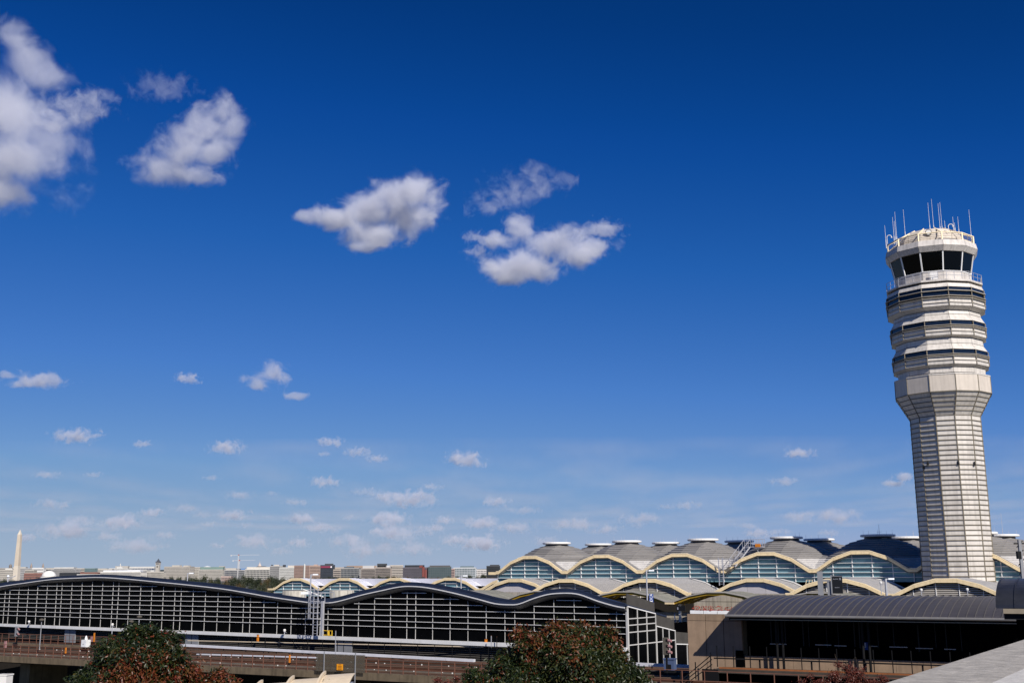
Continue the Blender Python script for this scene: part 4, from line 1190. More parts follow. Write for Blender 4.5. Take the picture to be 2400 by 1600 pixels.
MB().tube((.42, -.05, hb * .08), (.42, -.07, hb * .08), .12, n=14).build('emblem', M['sign_white'], bn)
street_lamp(1080.5, 1348, 1386, 150, 'white street lamp in front of the fourth concourse arch')
street_lamp(727, 1345, 1405, 135, 'white street lamp behind the caged ladder')
street_lamp(438.5, 1342, 1370, 165, 'white street lamp behind the wavy roof before the tree belt')
street_lamp(2078, 1355, 1392, 118, 'white square-headed street lamp above the station roof left of the tower', 1, .24)
e = empty('twin_lamp', (at(19, 1352, 180).x, 180, 0), 0, 'white lamp with a curved arm beside the obelisk at the left edge', 'street lamp')
hh = at(19, 1352, 180).z
MB().tube((0, 0, 0), (0, 0, hh), .14, .1, 8).build('pole', M['galv'], e); MB().lathe([(hh, .1), (hh + .1, .22), (hh + .3, .18), (hh + .35, .05)], 12).build('lamp_head', M['lamp_lens'], e); MB().beam((0, 0, hh - .3), (1.2, 0, hh + .25), .1).build('arm', M['galv'], e)
e = empty('mast_lamp', (at(716, 1385, 150).x, 150, 0), 0, 'pale horizontal lamp boom behind the caged ladder', 'lamp')
hh = at(716, 1389, 150).z
MB().tube((0, 0, 0), (0, 0, hh), .08, .07, 8).build('pole', M['galv'], e); MB().beam((-.6, 0, hh), (.8, 0, hh), .22, .3).build('lamp_head', M['lamp_lens'], e); MB().beam((-.3, 0, hh + .5), (2.4, 0, hh - .5), .12).build('boom', M['ring_white'], e)
# grey pylon with portal sign
p = at(1921, 1338, 112)
e = empty('sign_pylon', (p.x, p.y, 0), R(22), 'grey steel gantry post with a black two-line terminal sign above the station roof', 'sign')
box('post', M['grey_pole'], e, (0, 0, 8.95), (.48, .4, 17.9)); box('post', M['grey_pole'], e, (.82, .1, 8.5), (.34, .4, 16.95)); box('cross_arm', M['grey_pole'], e, (.45, 0, 17.0), (.9, .3, .18))
box('board_side', M['grey_pole'], e, (1.08, .0, 16.65), (.12, .5, 1.75)); box('board', M['sign_black'], e, (1.62, -.16, 16.63), (1.0, .12, 1.72)); box('board_rim', M['galv'], e, (1.62, -.2, 17.42), (.98, .06, .03))
text('terminal', e, (1.5, -.235, 17.16), .17, 'galv', sx_=.9); text('B', e, (1.93, -.235, 17.16), .30, 'galv'); text('airport', e, (1.6, -.235, 16.35), .15, 'galv')
# white roof stair on the terminal valley
p = T.hit(1690, 1337, -.35)
e = empty('roof_stair', T.world(p[0], -.35, 0), T.al, 'white steel ladder and stair climbing from the third roof valley of the terminal', 'stair')
zb, zt_ = 16.0, 18.6
for s in (-.33, .33): box('stringer', M['galv'], e, (s, 0, (zb + zt_ + 1.2) / 2), (.11, .08, zt_ + 1.2 - zb))
for k in range(9): box('rung', M['galv'], e, (0, 0, zb + .2 + k * .3), (.6, .04, .04))
box('landing', M['galv'], e, (.75, .6, 18.55), (1.3, 1.1, .08))
for s in (-.33, .33, 1.35):
    for y in (0, 1.1): box('rail_post', M['galv'], e, (s, y, 19.1), (.06, .06, 1.1))
for y in (0, 1.1): box('hand_rail', M['galv'], e, (.5, y, 19.65), (1.7, .06, .06))
A, B = Vector((1.3, 0, 18.55)), Vector((2.2, 3.4, 21.3))
for off in (-.0, .9):
    o_ = Vector((off, -.1, 0))
    beam('stair_stringer', M['galv'], e, A + o_, B + o_, .08, .18); beam('stair_rail', M['galv'], e, A + o_ + Vector((0, 0, 1)), B + o_ + Vector((0, 0, 1)), .06)
    for t in (.15, .4, .65, .9): q = A.lerp(B, t) + o_; box('stair_post', M['galv'], e, q + Vector((0, 0, .5)), (.05, .05, 1.0))
for t in range(11): q = A.lerp(B, t / 11) + Vector((.45, 0, .05)); box('tread', M['galv'], e, q, (.85, .24, .04))
box('upper_deck', M['galv'], e, (3.6, 3.7, 21.3), (2.8, .9, .1))
for s in (2.3, 3.2, 4.1, 5.0):
    for y in (3.3, 4.1): box('rail_post', M['galv'], e, (s, y, 21.85), (.05, .05, 1.05))
for y in (3.3, 4.1):
    for zz in (21.85, 22.35): box('hand_rail', M['galv'], e, (3.65, y, zz), (2.8, .05, .05))
box('box', M['orange'], e, (4.3, 3.25, 21.5), (.8, .1, .45)); beam('brace', M['galv'], e, (4.0, 3.6, 21.2), (4.3, 3.4, 20.4), .06)
# small yellow roof ladder
p = T.hit(1893, 1362, -6)
e = empty('roof_hatch_rail', T.world(p[0], -6, p[1] - .9), T.al, 'small yellow guard rail on the low roof left of the grey gantry post', 'guard rail')
for s in (-.4, 0, .4): beam('post', M['cream_trim'], e, (s, 0, 0), (s + .25, 0, 1.1), .06)
for zz in (.55, 1.1): box('rail', M['cream_trim'], e, (zz * .23, 0, zz), (.9, .05, .05))
# cylinder-shaped roof curb / steel stair beside the tower foot
p = at(2349, 1362, 118)
e = empty('tripod_mast', (p.x, p.y, p.z - 1.6), 0, 'white steel tripod bracing on the low roof right of the tower', 'mast')
for a in (0, 2.1, 4.2): beam('leg', M['ring_white'], e, (0, 0, 1.7), (.9 * math.cos(a), .9 * math.sin(a), 0), .07)
beam('stay', M['ring_white'], e, (.2, 0, 1.5), (1.5, .2, .5), .05); beam('mast', M['ring_white'], e, (0, 0, 0), (0, 0, 1.9), .08)
p = at(2395, 1330, 90)
e = empty('utility_mast', (p.x, p.y, 0), 0, 'dark lattice utility mast cut by the right edge of the picture', 'mast')
zt_ = at(2395, 1264, 90).z
box('pole', M['grey_pole'], e, (0, 0, zt_ / 2), (.22, .22, zt_))
for k in range(6): beam('brace', M['dark_steel'], e, (-.25, 0, zt_ - .6 - k * .7), (.25, 0, zt_ - .1 - k * .7), .06)
box('cross_arm', M['dark_steel'], e, (0, 0, zt_ - .3), (.9, .1, .1)); box('transformer', M['dark_steel'], e, (-.15, 0, zt_ - 1.2), (.3, .3, .6))
for (u, v0, v1, lab) in ((2352, 1201, 1270, 'thin white antenna on the roof right of the tower'), (2061, 1228, 1252, 'thin antenna with a cross bar on the shaded dome'), (2141, 1243, 1262, 'thin lamp mast on the dome just left of the tower')):
    bx_ = 22 if u != 2061 else 8.3
    q = T.hit(u, v1, bx_); t_ = T.hit(u, v0, bx_)
    e = empty('roof_antenna', T.world(q[0], bx_, q[1] - .4), T.al, lab, 'antenna')
    MB().tube((0, 0, 0), (0, 0, t_[1] - q[1] + .4), .035, .02, 6).build('mast', M['galv'], e); box('cross_bar', M['galv'], e, (0, 0, (t_[1] - q[1]) * .55), (.7 if u == 2061 else .12, .03, .03))
# ================================================================== cars on the elevated road
def car(x, y, rz, paint, label, z=9.8):
    e = empty('parked_car', T.world(x, y, z), T.al - rz, label, 'car')
    L, Wd = 4.7, 1.86
    prof_ = [(-2.3, .45), (-2.32, .95), (-2.2, 1.15), (-1.95, 1.72), (.55, 1.74), (1.25, 1.12), (2.2, .98), (2.33, .75), (2.3, .42)]
    b = MB(); b.prism([(a, 0, c_) for a, c_ in prof_], (0, -Wd / 2, 0), (0, Wd / 2, 0)); o = b.build('body', M[paint], e)
    bv = o.modifiers.new('bevel', 'BEVEL'); bv.width = .09; bv.segments = 3
    MB().prism([(-2.12, 0, 1.18), (-1.93, 0, 1.64), (-1.9, 0, 1.64), (-2.09, 0, 1.18)], (-.02, -.72, 0), (-.02, .72, 0)).build('rear_window', M['car_glass'], e)
    MB().prism([(.62, 0, 1.68), (1.22, 0, 1.14), (1.25, 0, 1.15), (.65, 0, 1.69)], (.02, -.72, 0), (.02, .72, 0)).build('windscreen', M['car_glass'], e)
    for s in (-1, 1):
        MB().prism([(-1.85, 0, 1.15), (-1.7, 0, 1.62), (.5, 0, 1.64), (1.05, 0, 1.15)], (0, s * (Wd / 2 + .004), 0), (0, s * (Wd / 2 - .02), 0)).build('side_window', M['car_glass'], e)
        box('tail_light', M['tail_lens'], e, (-2.3, s * .72, 1.0), (.1, .3, .16)); box('headlight', M['lamp_lens'], e, (2.27, s * .68, .82), (.1, .34, .14))
        for xw in (-1.42, 1.42):
            w_ = MB().tube((xw, s * .94, .34), (xw, s * .70, .34), .34, n=18).build('wheel', M['tyre'], e); MB().tube((xw, s * .945, .34), (xw, s * .93, .34), .2, n=12).build('rim', M['galv'], w_)
    box('number_plate', M['sign_white'], e, (-2.34, 0, .72), (.02, .42, .14))
xx, _ = T.hit(1592, 1500, -21)
car(xx + .9, -21, R(2), 'car_paint', 'black car with red tail lights on the elevated road left of the concrete wall')
xx, _ = T.hit(1594, 1478, -14.2)
car(xx + 1.2, -14.2, R(0), 'car_paint', 'farther black car with red tail lights under the kerb canopy')
xx, _ = T.hit(1470, 1500, -24)
car(xx + 4, -25, R(3), 'car_red', 'dark red car behind the stepped glazed side of the hall')
# ================================================================== beige roofs of the covered walkway at the bottom edge
e = empty('covered_walkway', (at(700, 1590, 71).x, 71, 0), R(2), 'beige vaulted roofs of a covered walkway at the bottom edge', 'walkway')
zr_ = at(700, 1590, 71).z - .52
for k in range(-2, 5):
    xo = -6.2 + k * 1.95
    tilt = .10 * k
    b = MB(); n = 8
    for q in range(n):
        ya, yb = -3.6 + 3.6 * q / n, -3.6 + 3.6 * (q + 1) / n
        za, zb = [zr_ - 1.25 + .26 * k + 1.15 * math.sin(math.pi / 2 * (q + s) / n) - .25 for s in (0, 1)]
        b.prism([(xo + .05, ya, za), (xo + 1.9, ya, za + .12), (xo + 1.9, yb, zb + .12), (xo + .05, yb, zb)], (0, 0, 0), (0, 0, .06))
    b.build('roof_sheet', M['beige_metal'], e)
    b = MB()
    for q in range(n):
        ya, yb = -3.8 + 4.0 * q / n, -3.8 + 4.0 * (q + 1) / n
        za, zb = [zr_ - 1.2 + .26 * k + 1.25 * math.sin(math.pi / 2 * (q + s) / n) - .2 for s in (0, 1)]
        b.beam((xo, ya, za), (xo, yb, zb), .12, .2)
    b.build('rib', M['beige_metal'], e)
    b = MB()
    for q in range(5): b.beam((xo + .2 + q * .34, -3.5, zr_ - 1.35 + .26 * k), (xo + .2 + q * .34, -1.2, zr_ - .42 + .26 * k), .06, .05)
    tag(b.build('roof_battens', M['beige_dark'], e), kind='stuff')
    box('post', M['beige_dark'], e, (xo, -.2, zr_ / 2 - .6), (.2, .2, zr_ - 1.2))
box('duct', M['galv'], e, (1.6, .7, zr_ + .1), (3.2, .9, .28))
p = at(12, 1578, 84)
e = empty('concrete_pillar', (p.x, p.y, 0), R(10), 'pale concrete pillar at the lower left corner', 'pillar')
box('shaft', M['dome_white'], e, (0, 0, p.z / 2), (.78, .78, p.z)); box('cap', M['dome_white'], e, (0, 0, p.z - .05), (.86, .86, .1))
# ================================================================== trees
def leaf_mat(name, ramp, trans=.25):
    m = bpy.data.materials.new(name); m.use_nodes = True
    n, l = m.node_tree.nodes, m.node_tree.links; p = n['Principled BSDF']
    at_ = n.new('ShaderNodeAttribute'); at_.attribute_name = 'tint'
    cr = n.new('ShaderNodeValToRGB'); els = cr.color_ramp.elements
    while len(els) < len(ramp): els.new(.5)
    for e_, (pos, col) in zip(els, ramp): e_.position = pos; e_.color = (*col, 1)
    l.new(at_.outputs['Fac'], cr.inputs[0]); l.new(cr.outputs[0], p.inputs['Base Color'])
    p.inputs['Roughness'].default_value = .42; p.inputs['Specular IOR Level'].default_value = .45
    tl = n.new('ShaderNodeBsdfTranslucent'); l.new(cr.outputs[0], tl.inputs[0])
    mx = n.new('ShaderNodeMixShader'); mx.inputs[0].default_value = trans
    l.new(p.outputs[0], mx.inputs[1]); l.new(tl.outputs[0], mx.inputs[2]); l.new(mx.outputs[0], n['Material Output'].inputs[0])
    M[name] = m; return m
leaf_mat('leaf_autumn', [(0, (.006, .012, .004)), (.28, (.017, .031, .007)), (.45, (.044, .052, .010)), (.55, (.078, .058, .012)), (.68, (.13, .047, .012)), (.85, (.155, .040, .014)), (1, (.15, .026, .014))])
leaf_mat('leaf_red', [(0, (.04, .02, .012)), (.5, (.11, .03, .02)), (1, (.22, .05, .03))])
leaf_mat('leaf_far', [(0, (.020, .028, .012)), (.5, (.040, .050, .018)), (.8, (.075, .065, .02)), (1, (.10, .05, .018))], .1)
def leaves(name, mt, lobes, count, size, parent, seed, tint, up=.35, shell=.55, flip=0.0):
    """leaf blades gathered in small sprays through a set of ellipsoid lobes; tint(p) gives the leaf's own colour"""
    r = random.Random(seed)
    v, f, tn = [], [], []
    tot = sum((l[3] * l[4] * l[5]) ** .667 for l in lobes)
    for (cx, cy, cz, rx, ry, rz) in lobes:
        nclump = int(count * ((rx * ry * rz) ** .667) / tot / 9)
        for _ in range(nclump):
            d = Vector((r.gauss(0, 1), r.gauss(0, 1), r.gauss(0, 1))).normalized()
            if d.z < -.35: d.z *= -1
            rad = (shell + (1 - shell) * r.random()) * (.88 + .34 * mnoise.noise(Vector((d.x * 2.2 + cx, d.y * 2.2 + cy, d.z * 2.2 + seed))))
            c = Vector((cx + d.x * rx * rad, cy + d.y * ry * rad, cz + d.z * rz * rad))
            ct = tint(c, r)
            cs = size * r.uniform(1.0, 2.2)
            for _ in range(9):
                p = c + Vector((r.gauss(0, 1), r.gauss(0, 1), r.gauss(0, .8))) * cs
                s = size * r.uniform(.6, 1.3)
                ax = (Vector((r.gauss(0, .8), r.gauss(0, .8), r.gauss(0, .6) - .8)) + d * .6).normalized()
                nr = (d * .6 + Vector((r.gauss(0, .7), r.gauss(0, .7), r.gauss(0, .7) + up))).normalized()
                sd = ax.cross(nr)
                if sd.length < .05: continue
                sd.normalize(); nr = sd.cross(ax)
                k = len(v)
                v += [p - ax * s, p + sd * s * .40 - ax * s * .1 + nr * s * .12, p + ax * s, p - sd * s * .40 - ax * s * .1 + nr * s * .12]
                f += [(k, k + 1, k + 2), (k, k + 2, k + 3)]
                t = min(1, max(0, ct + r.gauss(0, .07))); tn += [t, t]
    me = bpy.data.meshes.new(name); me.from_pydata([tuple(q) for q in v], [], f); me.materials.append(mt)
    a = me.attributes.new('tint', 'FLOAT', 'FACE'); a.data.foreach_set('value', tn); me.update()
    return link(name, me, parent) if parent is not None else me
def limbs(parent, h, lobes, r0, seed):
    r = random.Random(seed); b = MB()
    b.tube((0, 0, 0), (0.1, 0, h * .35), r0, r0 * .8, 10); b.tube((0.1, 0, h * .35), (0, .1, h * .62), r0 * .8, r0 * .55, 10)
    b.build('trunk', M['bark'], parent)
    b = MB()
    for (cx, cy, cz, rx, ry, rz) in lobes:
        p0 = Vector((0.05, .05, h * r.uniform(.42, .6))); p1 = Vector((cx, cy, cz)); mid = p0.lerp(p1, .5) + Vector((0, 0, .3))
        b.tube(p0, mid, r0 * .4, r0 * .26, 7); b.tube(mid, p1, r0 * .26, r0 * .1, 6)
        for _ in range(7):
            d = Vector((r.gauss(0, 1), r.gauss(0, 1), abs(r.gauss(0, 1)))).normalized()
            b.tube(p1, p1 + Vector((d.x * rx, d.y * ry, d.z * rz)) * .85, r0 * .09, r0 * .03, 5)
    b.build('limbs', M['bark'], parent)
# tree in the middle
p = at(1312, 1560, 52)
t1 = empty('autumn_tree', (p.x, p.y, 0), 0, 'leafy green and orange tree in the centre below the glass hall', 'tree')
px_m = 52 / 2600 * 1.035
def off(u, v): q = at(u, v, 52); return q.x - p.x, q.z
L1 = []
for (u, v, r_, dy) in ((1310, 1500, 46, 0), (1365, 1508, 50, .3), (1255, 1530, 52, -.2), (1420, 1548, 52, .2), (1200, 1578, 55, .3), (1330, 1560, 70, -1.3), (1460, 1608, 58, -.1), (1140, 1622, 52, 0), (1240, 1625, 70, -1.2), (1400, 1640, 75, -1.2), (1320, 1680, 110, -.6), (1180, 1680, 80, .2), (1470, 1690, 75, .3), (1432, 1490, 20, .2), (1225, 1498, 26, .2), (1490, 1610, 32, -.4), (1112, 1598, 26, -.2)):
    x, z = off(u, v); rr = r_ * px_m * 1.04
    L1.append((x, dy, z, rr, rr * 1.15, rr * .95))
def tint1(c, r):
    h = max(0, min(1, (c.z - 13.6) / 2.3))
    q = .5 + .5 * mnoise.noise(Vector((c.x * 1.3 + 3, c.y * 1.3, c.z * 1.3)))
    if r.random() < max(.03, min(.8, (q + .42 * h - .66) * 3.2)): return r.uniform(.56, .95)
    return .08 + .36 * r.random() ** .8 + .10 * h
leaves('crown', M['leaf_autumn'], L1, 80000, .098, t1, 11, tint1, shell=.5)
limbs(t1, 14, L1, .28, 5)
# tree on the left
p = at(330, 1560, 52)
t2 = empty('autumn_tree', (p.x, p.y, 0), 0, 'dark green tree with rust red leaves at the lower left', 'tree')
L2 = []
for (u, v, r_, dy) in ((320, 1508, 42, .3), (385, 1515, 36, .4), (265, 1538, 46, .1), (330, 1555, 56, -1.0), (400, 1560, 50, -.2), (240, 1580, 40, 0), (430, 1600, 44, 0), (200, 1620, 48, .2), (300, 1620, 70, -1.0), (390, 1640, 70, -.8), (180, 1690, 70, .2), (320, 1700, 100, -.5), (460, 1680, 60, .2), (510, 1612, 38, .1), (545, 1620, 22, .1), (305, 1478, 14, .2), (348, 1482, 16, .2)):
    x, z = off2 = (at(u, v, 52).x - p.x, at(u, v, 52).z); rr = r_ * px_m * 1.04
    L2.append((x, dy, z, rr, rr * 1.15, rr * .95))
def tint2(c, r):
    core = math.exp(-((c.x - .35) ** 2 / 2.4 + (c.z - 13.45) ** 2 / 1.1))
    if r.random() < .04 + .85 * core + (.65 if c.x > 2.2 else 0): return r.uniform(.60, 1.0)
    return .05 + .36 * r.random()
leaves('crown', M['leaf_autumn'], L2, 72000, .092, t2, 23, tint2, shell=.5)
limbs(t2, 14, L2, .26, 8)
# thin red shrub below the platform on the right, and small ones
def shrub(u, v0, Y, lobes_px, count, label, seed, m_='leaf_red', size=.05):
    p = at(u, v0, Y); k = Y / 2600 * 1.04
    e = empty('red_shrub', (p.x, p.y, 0), 0, label, 'shrub')
    Ls = [(at(a, b_, Y).x - p.x, dy, at(a, b_, Y).z, r_ * k, r_ * k, r_ * k) for a, b_, r_, dy in lobes_px]
    leaves('crown', M[m_], Ls, count, size, e, seed, lambda c, r: .35 + .5 * r.random(), shell=.15)
    b = MB(); r = random.Random(seed)
    base = Vector((0, 0, max(0, p.z - 5)))
    b.tube((0, 0, 0), base, .07, .06, 6)
    for (x, y, z, rx, ry, rz) in Ls:
        q = Vector((x, y, z)); b.tube(base, q, .045, .02, 5)
        for _ in range(6): b.tube(q, q + Vector((r.gauss(0, .5) * rx, r.gauss(0, .5) * ry, abs(r.gauss(0, .8)) * rz)), .018, .008, 4)
    b.build('stems', M['bark'], e)
shrub(1985, 1600, 60, [(1965, 1562, 12, 0), (1990, 1572, 20, 0), (2015, 1580, 18, 0), (1960, 1590, 22, 0), (2000, 1600, 30, 0), (1930, 1605, 18, 0), (2040, 1605, 18, 0)], 5200, 'thin red leaved shrub in front of the station platform', 31)
shrub(2070, 1612, 58, [(2068, 1590, 9, 0), (2060, 1606, 14, 0), (2085, 1610, 10, 0)], 900, 'small red shrub beside the near parapet', 33)
shrub(1900, 1612, 60, [(1899, 1585, 7, 0), (1880, 1604, 12, 0), (1912, 1606, 12, 0)], 700, 'small red shrub left of the larger red shrub', 35)
shrub(1050, 1610, 56, [(1026, 1596, 10, 0), (1050, 1606, 12, 0), (1068, 1594, 8, 0), (1085, 1606, 10, 0)], 1300, 'orange red shoots at the bottom edge left of the centre tree', 37)
# belt of trees between the airfield and the city: a few proto crowns, copied
protos = []
for s in range(4):
    r = random.Random(100 + s)
    Ls = [(0, 0, .55, .36, .36, .40)] + [(r.uniform(-.3, .3), r.uniform(-.3, .3), r.uniform(.35, .75), r.uniform(.2, .3), r.uniform(.2, .3), r.uniform(.16, .26)) for _ in range(8)]
    me = leaves('crown', M['leaf_far'], Ls, 3600, .028, None, 200 + s, lambda c, r_: (.12, .3, .55, .8)[s] + .25 * (c.z - .5) + r_.gauss(0, .12), shell=.45)
    protos.append(me)
TRUNK = MB().tube((0, 0, 0), (0, 0, .45), .035, .02, 7).mesh('trunk', M['bark'])
ORD = ['first', 'second', 'third', 'fourth', 'fifth', 'sixth', 'seventh', 'eighth', 'ninth', 'tenth', 'eleventh', 'twelfth', 'thirteenth', 'fourteenth', 'fifteenth', 'sixteenth', 'seventeenth', 'eighteenth', 'nineteenth', 'twentieth']
def ordinal(k): return ORD[k] if k < 20 else 'twenty-' + ORD[k - 20] if k < 29 else 'thirtieth' if k == 29 else 'thirty-' + ORD[k - 30]
def far_tree(u, vtop, Y, wpx, kind, label, group):
    p = at(u, vtop, Y); h = max(p.z, 4); w_ = wpx * Y / 2600 * 1.03
    e = empty('distant_tree', (p.x, p.y, 0), 0, label, 'tree', group)
    mt = Matrix.Rotation(rng.uniform(0, 6.28), 4, 'Z') @ Matrix.Diagonal((w_ / .95, w_ / .95, h / .98, 1))
    link('crown', protos[kind], e, mt); link('trunk', TRUNK, e, Matrix.Diagonal((h, h, h, 1)))
G1 = 'trees of the belt between airfield and city'
cnt = {}
for (u, vt, Y, w_, k) in sorted([(445, 1346, 900, 22, 0), (460, 1347, 850, 24, 0), (478, 1345, 900, 26, 1), (495, 1348, 850, 22, 2), (512, 1348, 800, 20, 0), (505, 1357, 700, 24, 1), (530, 1354, 700, 20, 3), (545, 1346, 850, 22, 0), (560, 1347, 800, 26, 0), (575, 1344, 900, 24, 1), (590, 1345, 850, 26, 0), (605, 1347, 800, 24, 0), (622, 1350, 750, 22, 3), (632, 1344, 900, 22, 0), (648, 1346, 850, 26, 0), (664, 1346, 850, 24, 2), (680, 1348, 850, 22, 3), (640, 1358, 650, 24, 1), (668, 1360, 620, 22, 3), (615, 1362, 600, 26, 1), (590, 1364, 580, 22, 0), (565, 1362, 600, 24, 3), (540, 1366, 560, 22, 2), (520, 1366, 560, 20, 1), (610, 1372, 480, 24, 1), (632, 1374, 460, 20, 2), (585, 1376, 470, 18, 3), (480, 1362, 640, 24, 0), (455, 1360, 660, 22, 0), (10, 1352, 900, 22, 0), (32, 1354, 850, 22, 0), (52, 1353, 900, 24, 2), (72, 1351, 950, 22, 0), (88, 1350, 1000, 18, 1), (404, 1346, 1100, 16, 0), (418, 1347, 1050, 16, 0), (385, 1349, 1100, 14, 0)]):
    cnt[k] = cnt.get(k, -1) + 1
    far_tree(u, vt, Y, w_, k, ordinal(cnt[k]) + ' ' + ['dark green', 'mid green', 'olive', 'brownish'][k] + ' tree from the left in the belt below the city skyline', G1)
G2 = 'low trees above the white concourse roof'
cnt = {}
for (u, vt, k) in [(702, 1350, 0), (720, 1351, 0), (735, 1351, 3), (752, 1350, 0), (770, 1348, 0), (785, 1348, 0), (800, 1350, 3), (822, 1348, 1), (838, 1350, 0), (858, 1350, 2), (876, 1348, 2), (892, 1347, 1), (908, 1346, 2), (925, 1347, 3), (940, 1349, 0), (955, 1349, 3), (975, 1350, 0), (992, 1350, 3), (1010, 1351, 3), (1030, 1350, 3), (1055, 1348, 1), (1072, 1346, 2), (1088, 1348, 2), (1102, 1345, 1), (1118, 1347, 2), (1132, 1342, 0), (1146, 1350, 3)]:
    cnt[k] = cnt.get(k, -1) + 1
    far_tree(u, vt, 1500, 20, k, ordinal(cnt[k]) + ' ' + ['dark green', 'mid green', 'olive', 'brownish'][k] + ' low tree from the left above the white concourse roof', G2)
# ================================================================== city skyline
b = MB(); r = random.Random(5); n = 90
rows_ = []
for j, (Y, hs) in enumerate(((7600, 0), (8200, .55), (9000, 1.0), (10500, .9), (12500, .0))):
    row = []
    for i in range(n + 1):
        X = -7000 + 12000 * i / n
        hgt = 44 + 22 * mnoise.noise(Vector((X * .00065, 3, j * .3))) + 9 * mnoise.noise(Vector((X * .004, 7, j))) + 3 * mnoise.noise(Vector((X * .02, 1, j)))
        row.append((X, Y, max(0, hgt * hs)))
    rows_.append(row)
for ra, rb in zip(rows_, rows_[1:]):
    for i in range(n): b.face([ra[i], ra[i + 1], rb[i + 1], rb[i]])
tag(b.build('wooded_hills', M['hill'], smooth=True), kind='structure')
_bm = {}
def bmat(col):
    g_ = sum(col) / 3; col = tuple((.70 * c + .30 * g_) * .92 for c in col)
    k = 'city_%d_%d_%d' % tuple(int(c * 999) for c in col)
    if k not in M: M[k] = mat(k, col, .75, var=.08, scale=.05)
    return M[k]
def building(u0, u1, vt, D, style, col, glass, floors, cols, label, rot=0, depth=None, roof=None, name='office_building'):
    p0, p1 = at(u0, vt, D), at(u1, vt, D)
    w = (p1.x - p0.x) * .985; h = (p0.z + p1.z) / 2
    dp = depth or max(25, w * .5)
    rz = R(rot)
    e = empty(name, ((p0.x + p1.x) / 2, D, 0), -rz, label, 'building')
    wm, gm = bmat(col), bmat(glass)
    MB().box((0, dp / 2, h / 2 - .5), (w - 1.2, dp - 1.2, h - 1)).build('glazing', gm, e)
    b = MB(); fh = (h - 3.0) / floors
    zz0 = 0
    def face_grid(q0, q1, nrm):
        L = (q1 - q0).length; dirv = (q1 - q0) / L; nc = max(2, int(cols * L / w)); cw = L / nc
        bw = {'grid': .42, 'bands': .5, 'fins': .16, 'frame': .20, 'curtain': .08}[style] * fh
        pw = {'grid': .45, 'bands': .06, 'fins': .42, 'frame': .16, 'curtain': .05}[style] * cw
        for f_ in range(floors + 1):
            z = 1 + f_ * fh
            c = (q0 + q1) / 2 + Vector((0, 0, z)); ang = math.atan2(dirv.y, dirv.x)
            b.box(c, (L, 1.0, bw), ang)
        for c_ in range(nc + 1):
            c = q0 + dirv * (c_ * cw); b.box(c + Vector((0, 0, h / 2)), (pw, .9, h), math.atan2(dirv.y, dirv.x))
        b.box((q0 + q1) / 2 + Vector((0, 0, h - 1)), (L, 1.1, 2.6), math.atan2(dirv.y, dirv.x))
    face_grid(Vector((-w / 2, .3, 0)), Vector((w / 2, .3, 0)), None)
    face_grid(Vector((-w / 2 + .3, .3, 0)), Vector((-w / 2 + .3, dp, 0)), None)
    face_grid(Vector((w / 2 - .3, .3, 0)), Vector((w / 2 - .3, dp, 0)), None)
    b.box((0, dp / 2, h + .2), (w, dp, .8))
    tag(b.build('wall_grid', wm, e), kind='stuff')
    if roof:
        for (fx, fw, fh_, rc) in roof:
            box('roof_block', bmat(rc), e, (fx * w, dp * .5, h + fh_ / 2), (fw * w, dp * .5, fh_))
    return e, w, h, dp
BE, WH, GR, DK, BL = (.50, .45, .37), (.62, .60, .55), (.38, .37, .36), (.05, .055, .065), (.03, .035, .045)
WIN = (.045, .05, .06)
building(0, 31, 1334, 4300, 'grid', BE, WIN, 5, 12, 'beige block left of the obelisk', 3, roof=[(.1, .5, 5, WH)])
building(-12, 22, 1330, 4700, 'bands', GR, WIN, 4, 10, 'grey block behind the beige block at the left edge', -5)
building(47, 76, 1331, 4500, 'grid', GR, WIN, 6, 14, 'grey block just right of the obelisk', 4)
building(58, 80, 1335, 4200, 'bands', BE, WIN, 4, 10, 'low tan block right of the obelisk', -3)
building(76, 102, 1330, 4300, 'grid', (.72, .70, .66), WIN, 4, 11, 'bright white block with dark windows behind the white dome', 2)
building(57, 101, 1342.5, 3700, 'grid', (.32, .12, .08), WIN, 3, 16, 'low red brick row left of the white dome', 0)
building(118, 178, 1333.5, 4300, 'fins', GR, WIN, 5, 30, 'long grey block with vertical fins right of the white dome', -4)
building(127, 173, 1329, 4900, 'bands', WH, WIN, 4, 14, 'white block rising behind the long grey block', 3)
building(178, 198, 1331, 4500, 'bands', BE, WIN, 5, 7, 'beige banded block left of the teal block', 0)
building(198, 223, 1331, 4400, 'curtain', (.20, .30, .30), (.10, .19, .21), 6, 10, 'teal glass block in the left part of the skyline', -6)
building(140, 187, 1341.5, 3600, 'grid', BL, WIN, 2, 14, 'low dark roofed block below the long grey block', 0)
building(188, 228, 1340.5, 3600, 'grid', (.30, .11, .07), WIN, 3, 14, 'low red brick block left of the white colonnaded building', 0)
building(180, 235, 1345, 3500, 'bands', (.55, .52, .47), WIN, 2, 16, 'low cream block in front of the red brick block', 2)
building(223, 262, 1333, 4600, 'grid', BE, WIN, 4, 16, 'beige block right of the teal block', 4)
building(255, 300, 1331, 4800, 'grid', WH, WIN, 4, 16, 'white block behind the colonnaded building', -4, roof=[(0, .3, 6, WH)])
building(233, 330, 1339, 3900, 'fins', (.66, .62, .55), WIN, 2, 40, 'long white colonnaded building with a pale roof', 2, roof=[(0, .9, 5, (.66, .68, .74))])
building(298, 345, 1334, 4400, 'grid', (.6, .58, .53), WIN, 4, 18, 'pale block left of the clock tower', -3)
building(303, 362, 1328, 5200, 'bands', WH, (.05, .08, .16), 3, 10, 'far white block with blue windows left of the clock tower', 0)
building(345, 384, 1339, 3900, 'fins', BE, (.10, .09, .08), 3, 14, 'beige block with tall columns below the clock tower', 4)
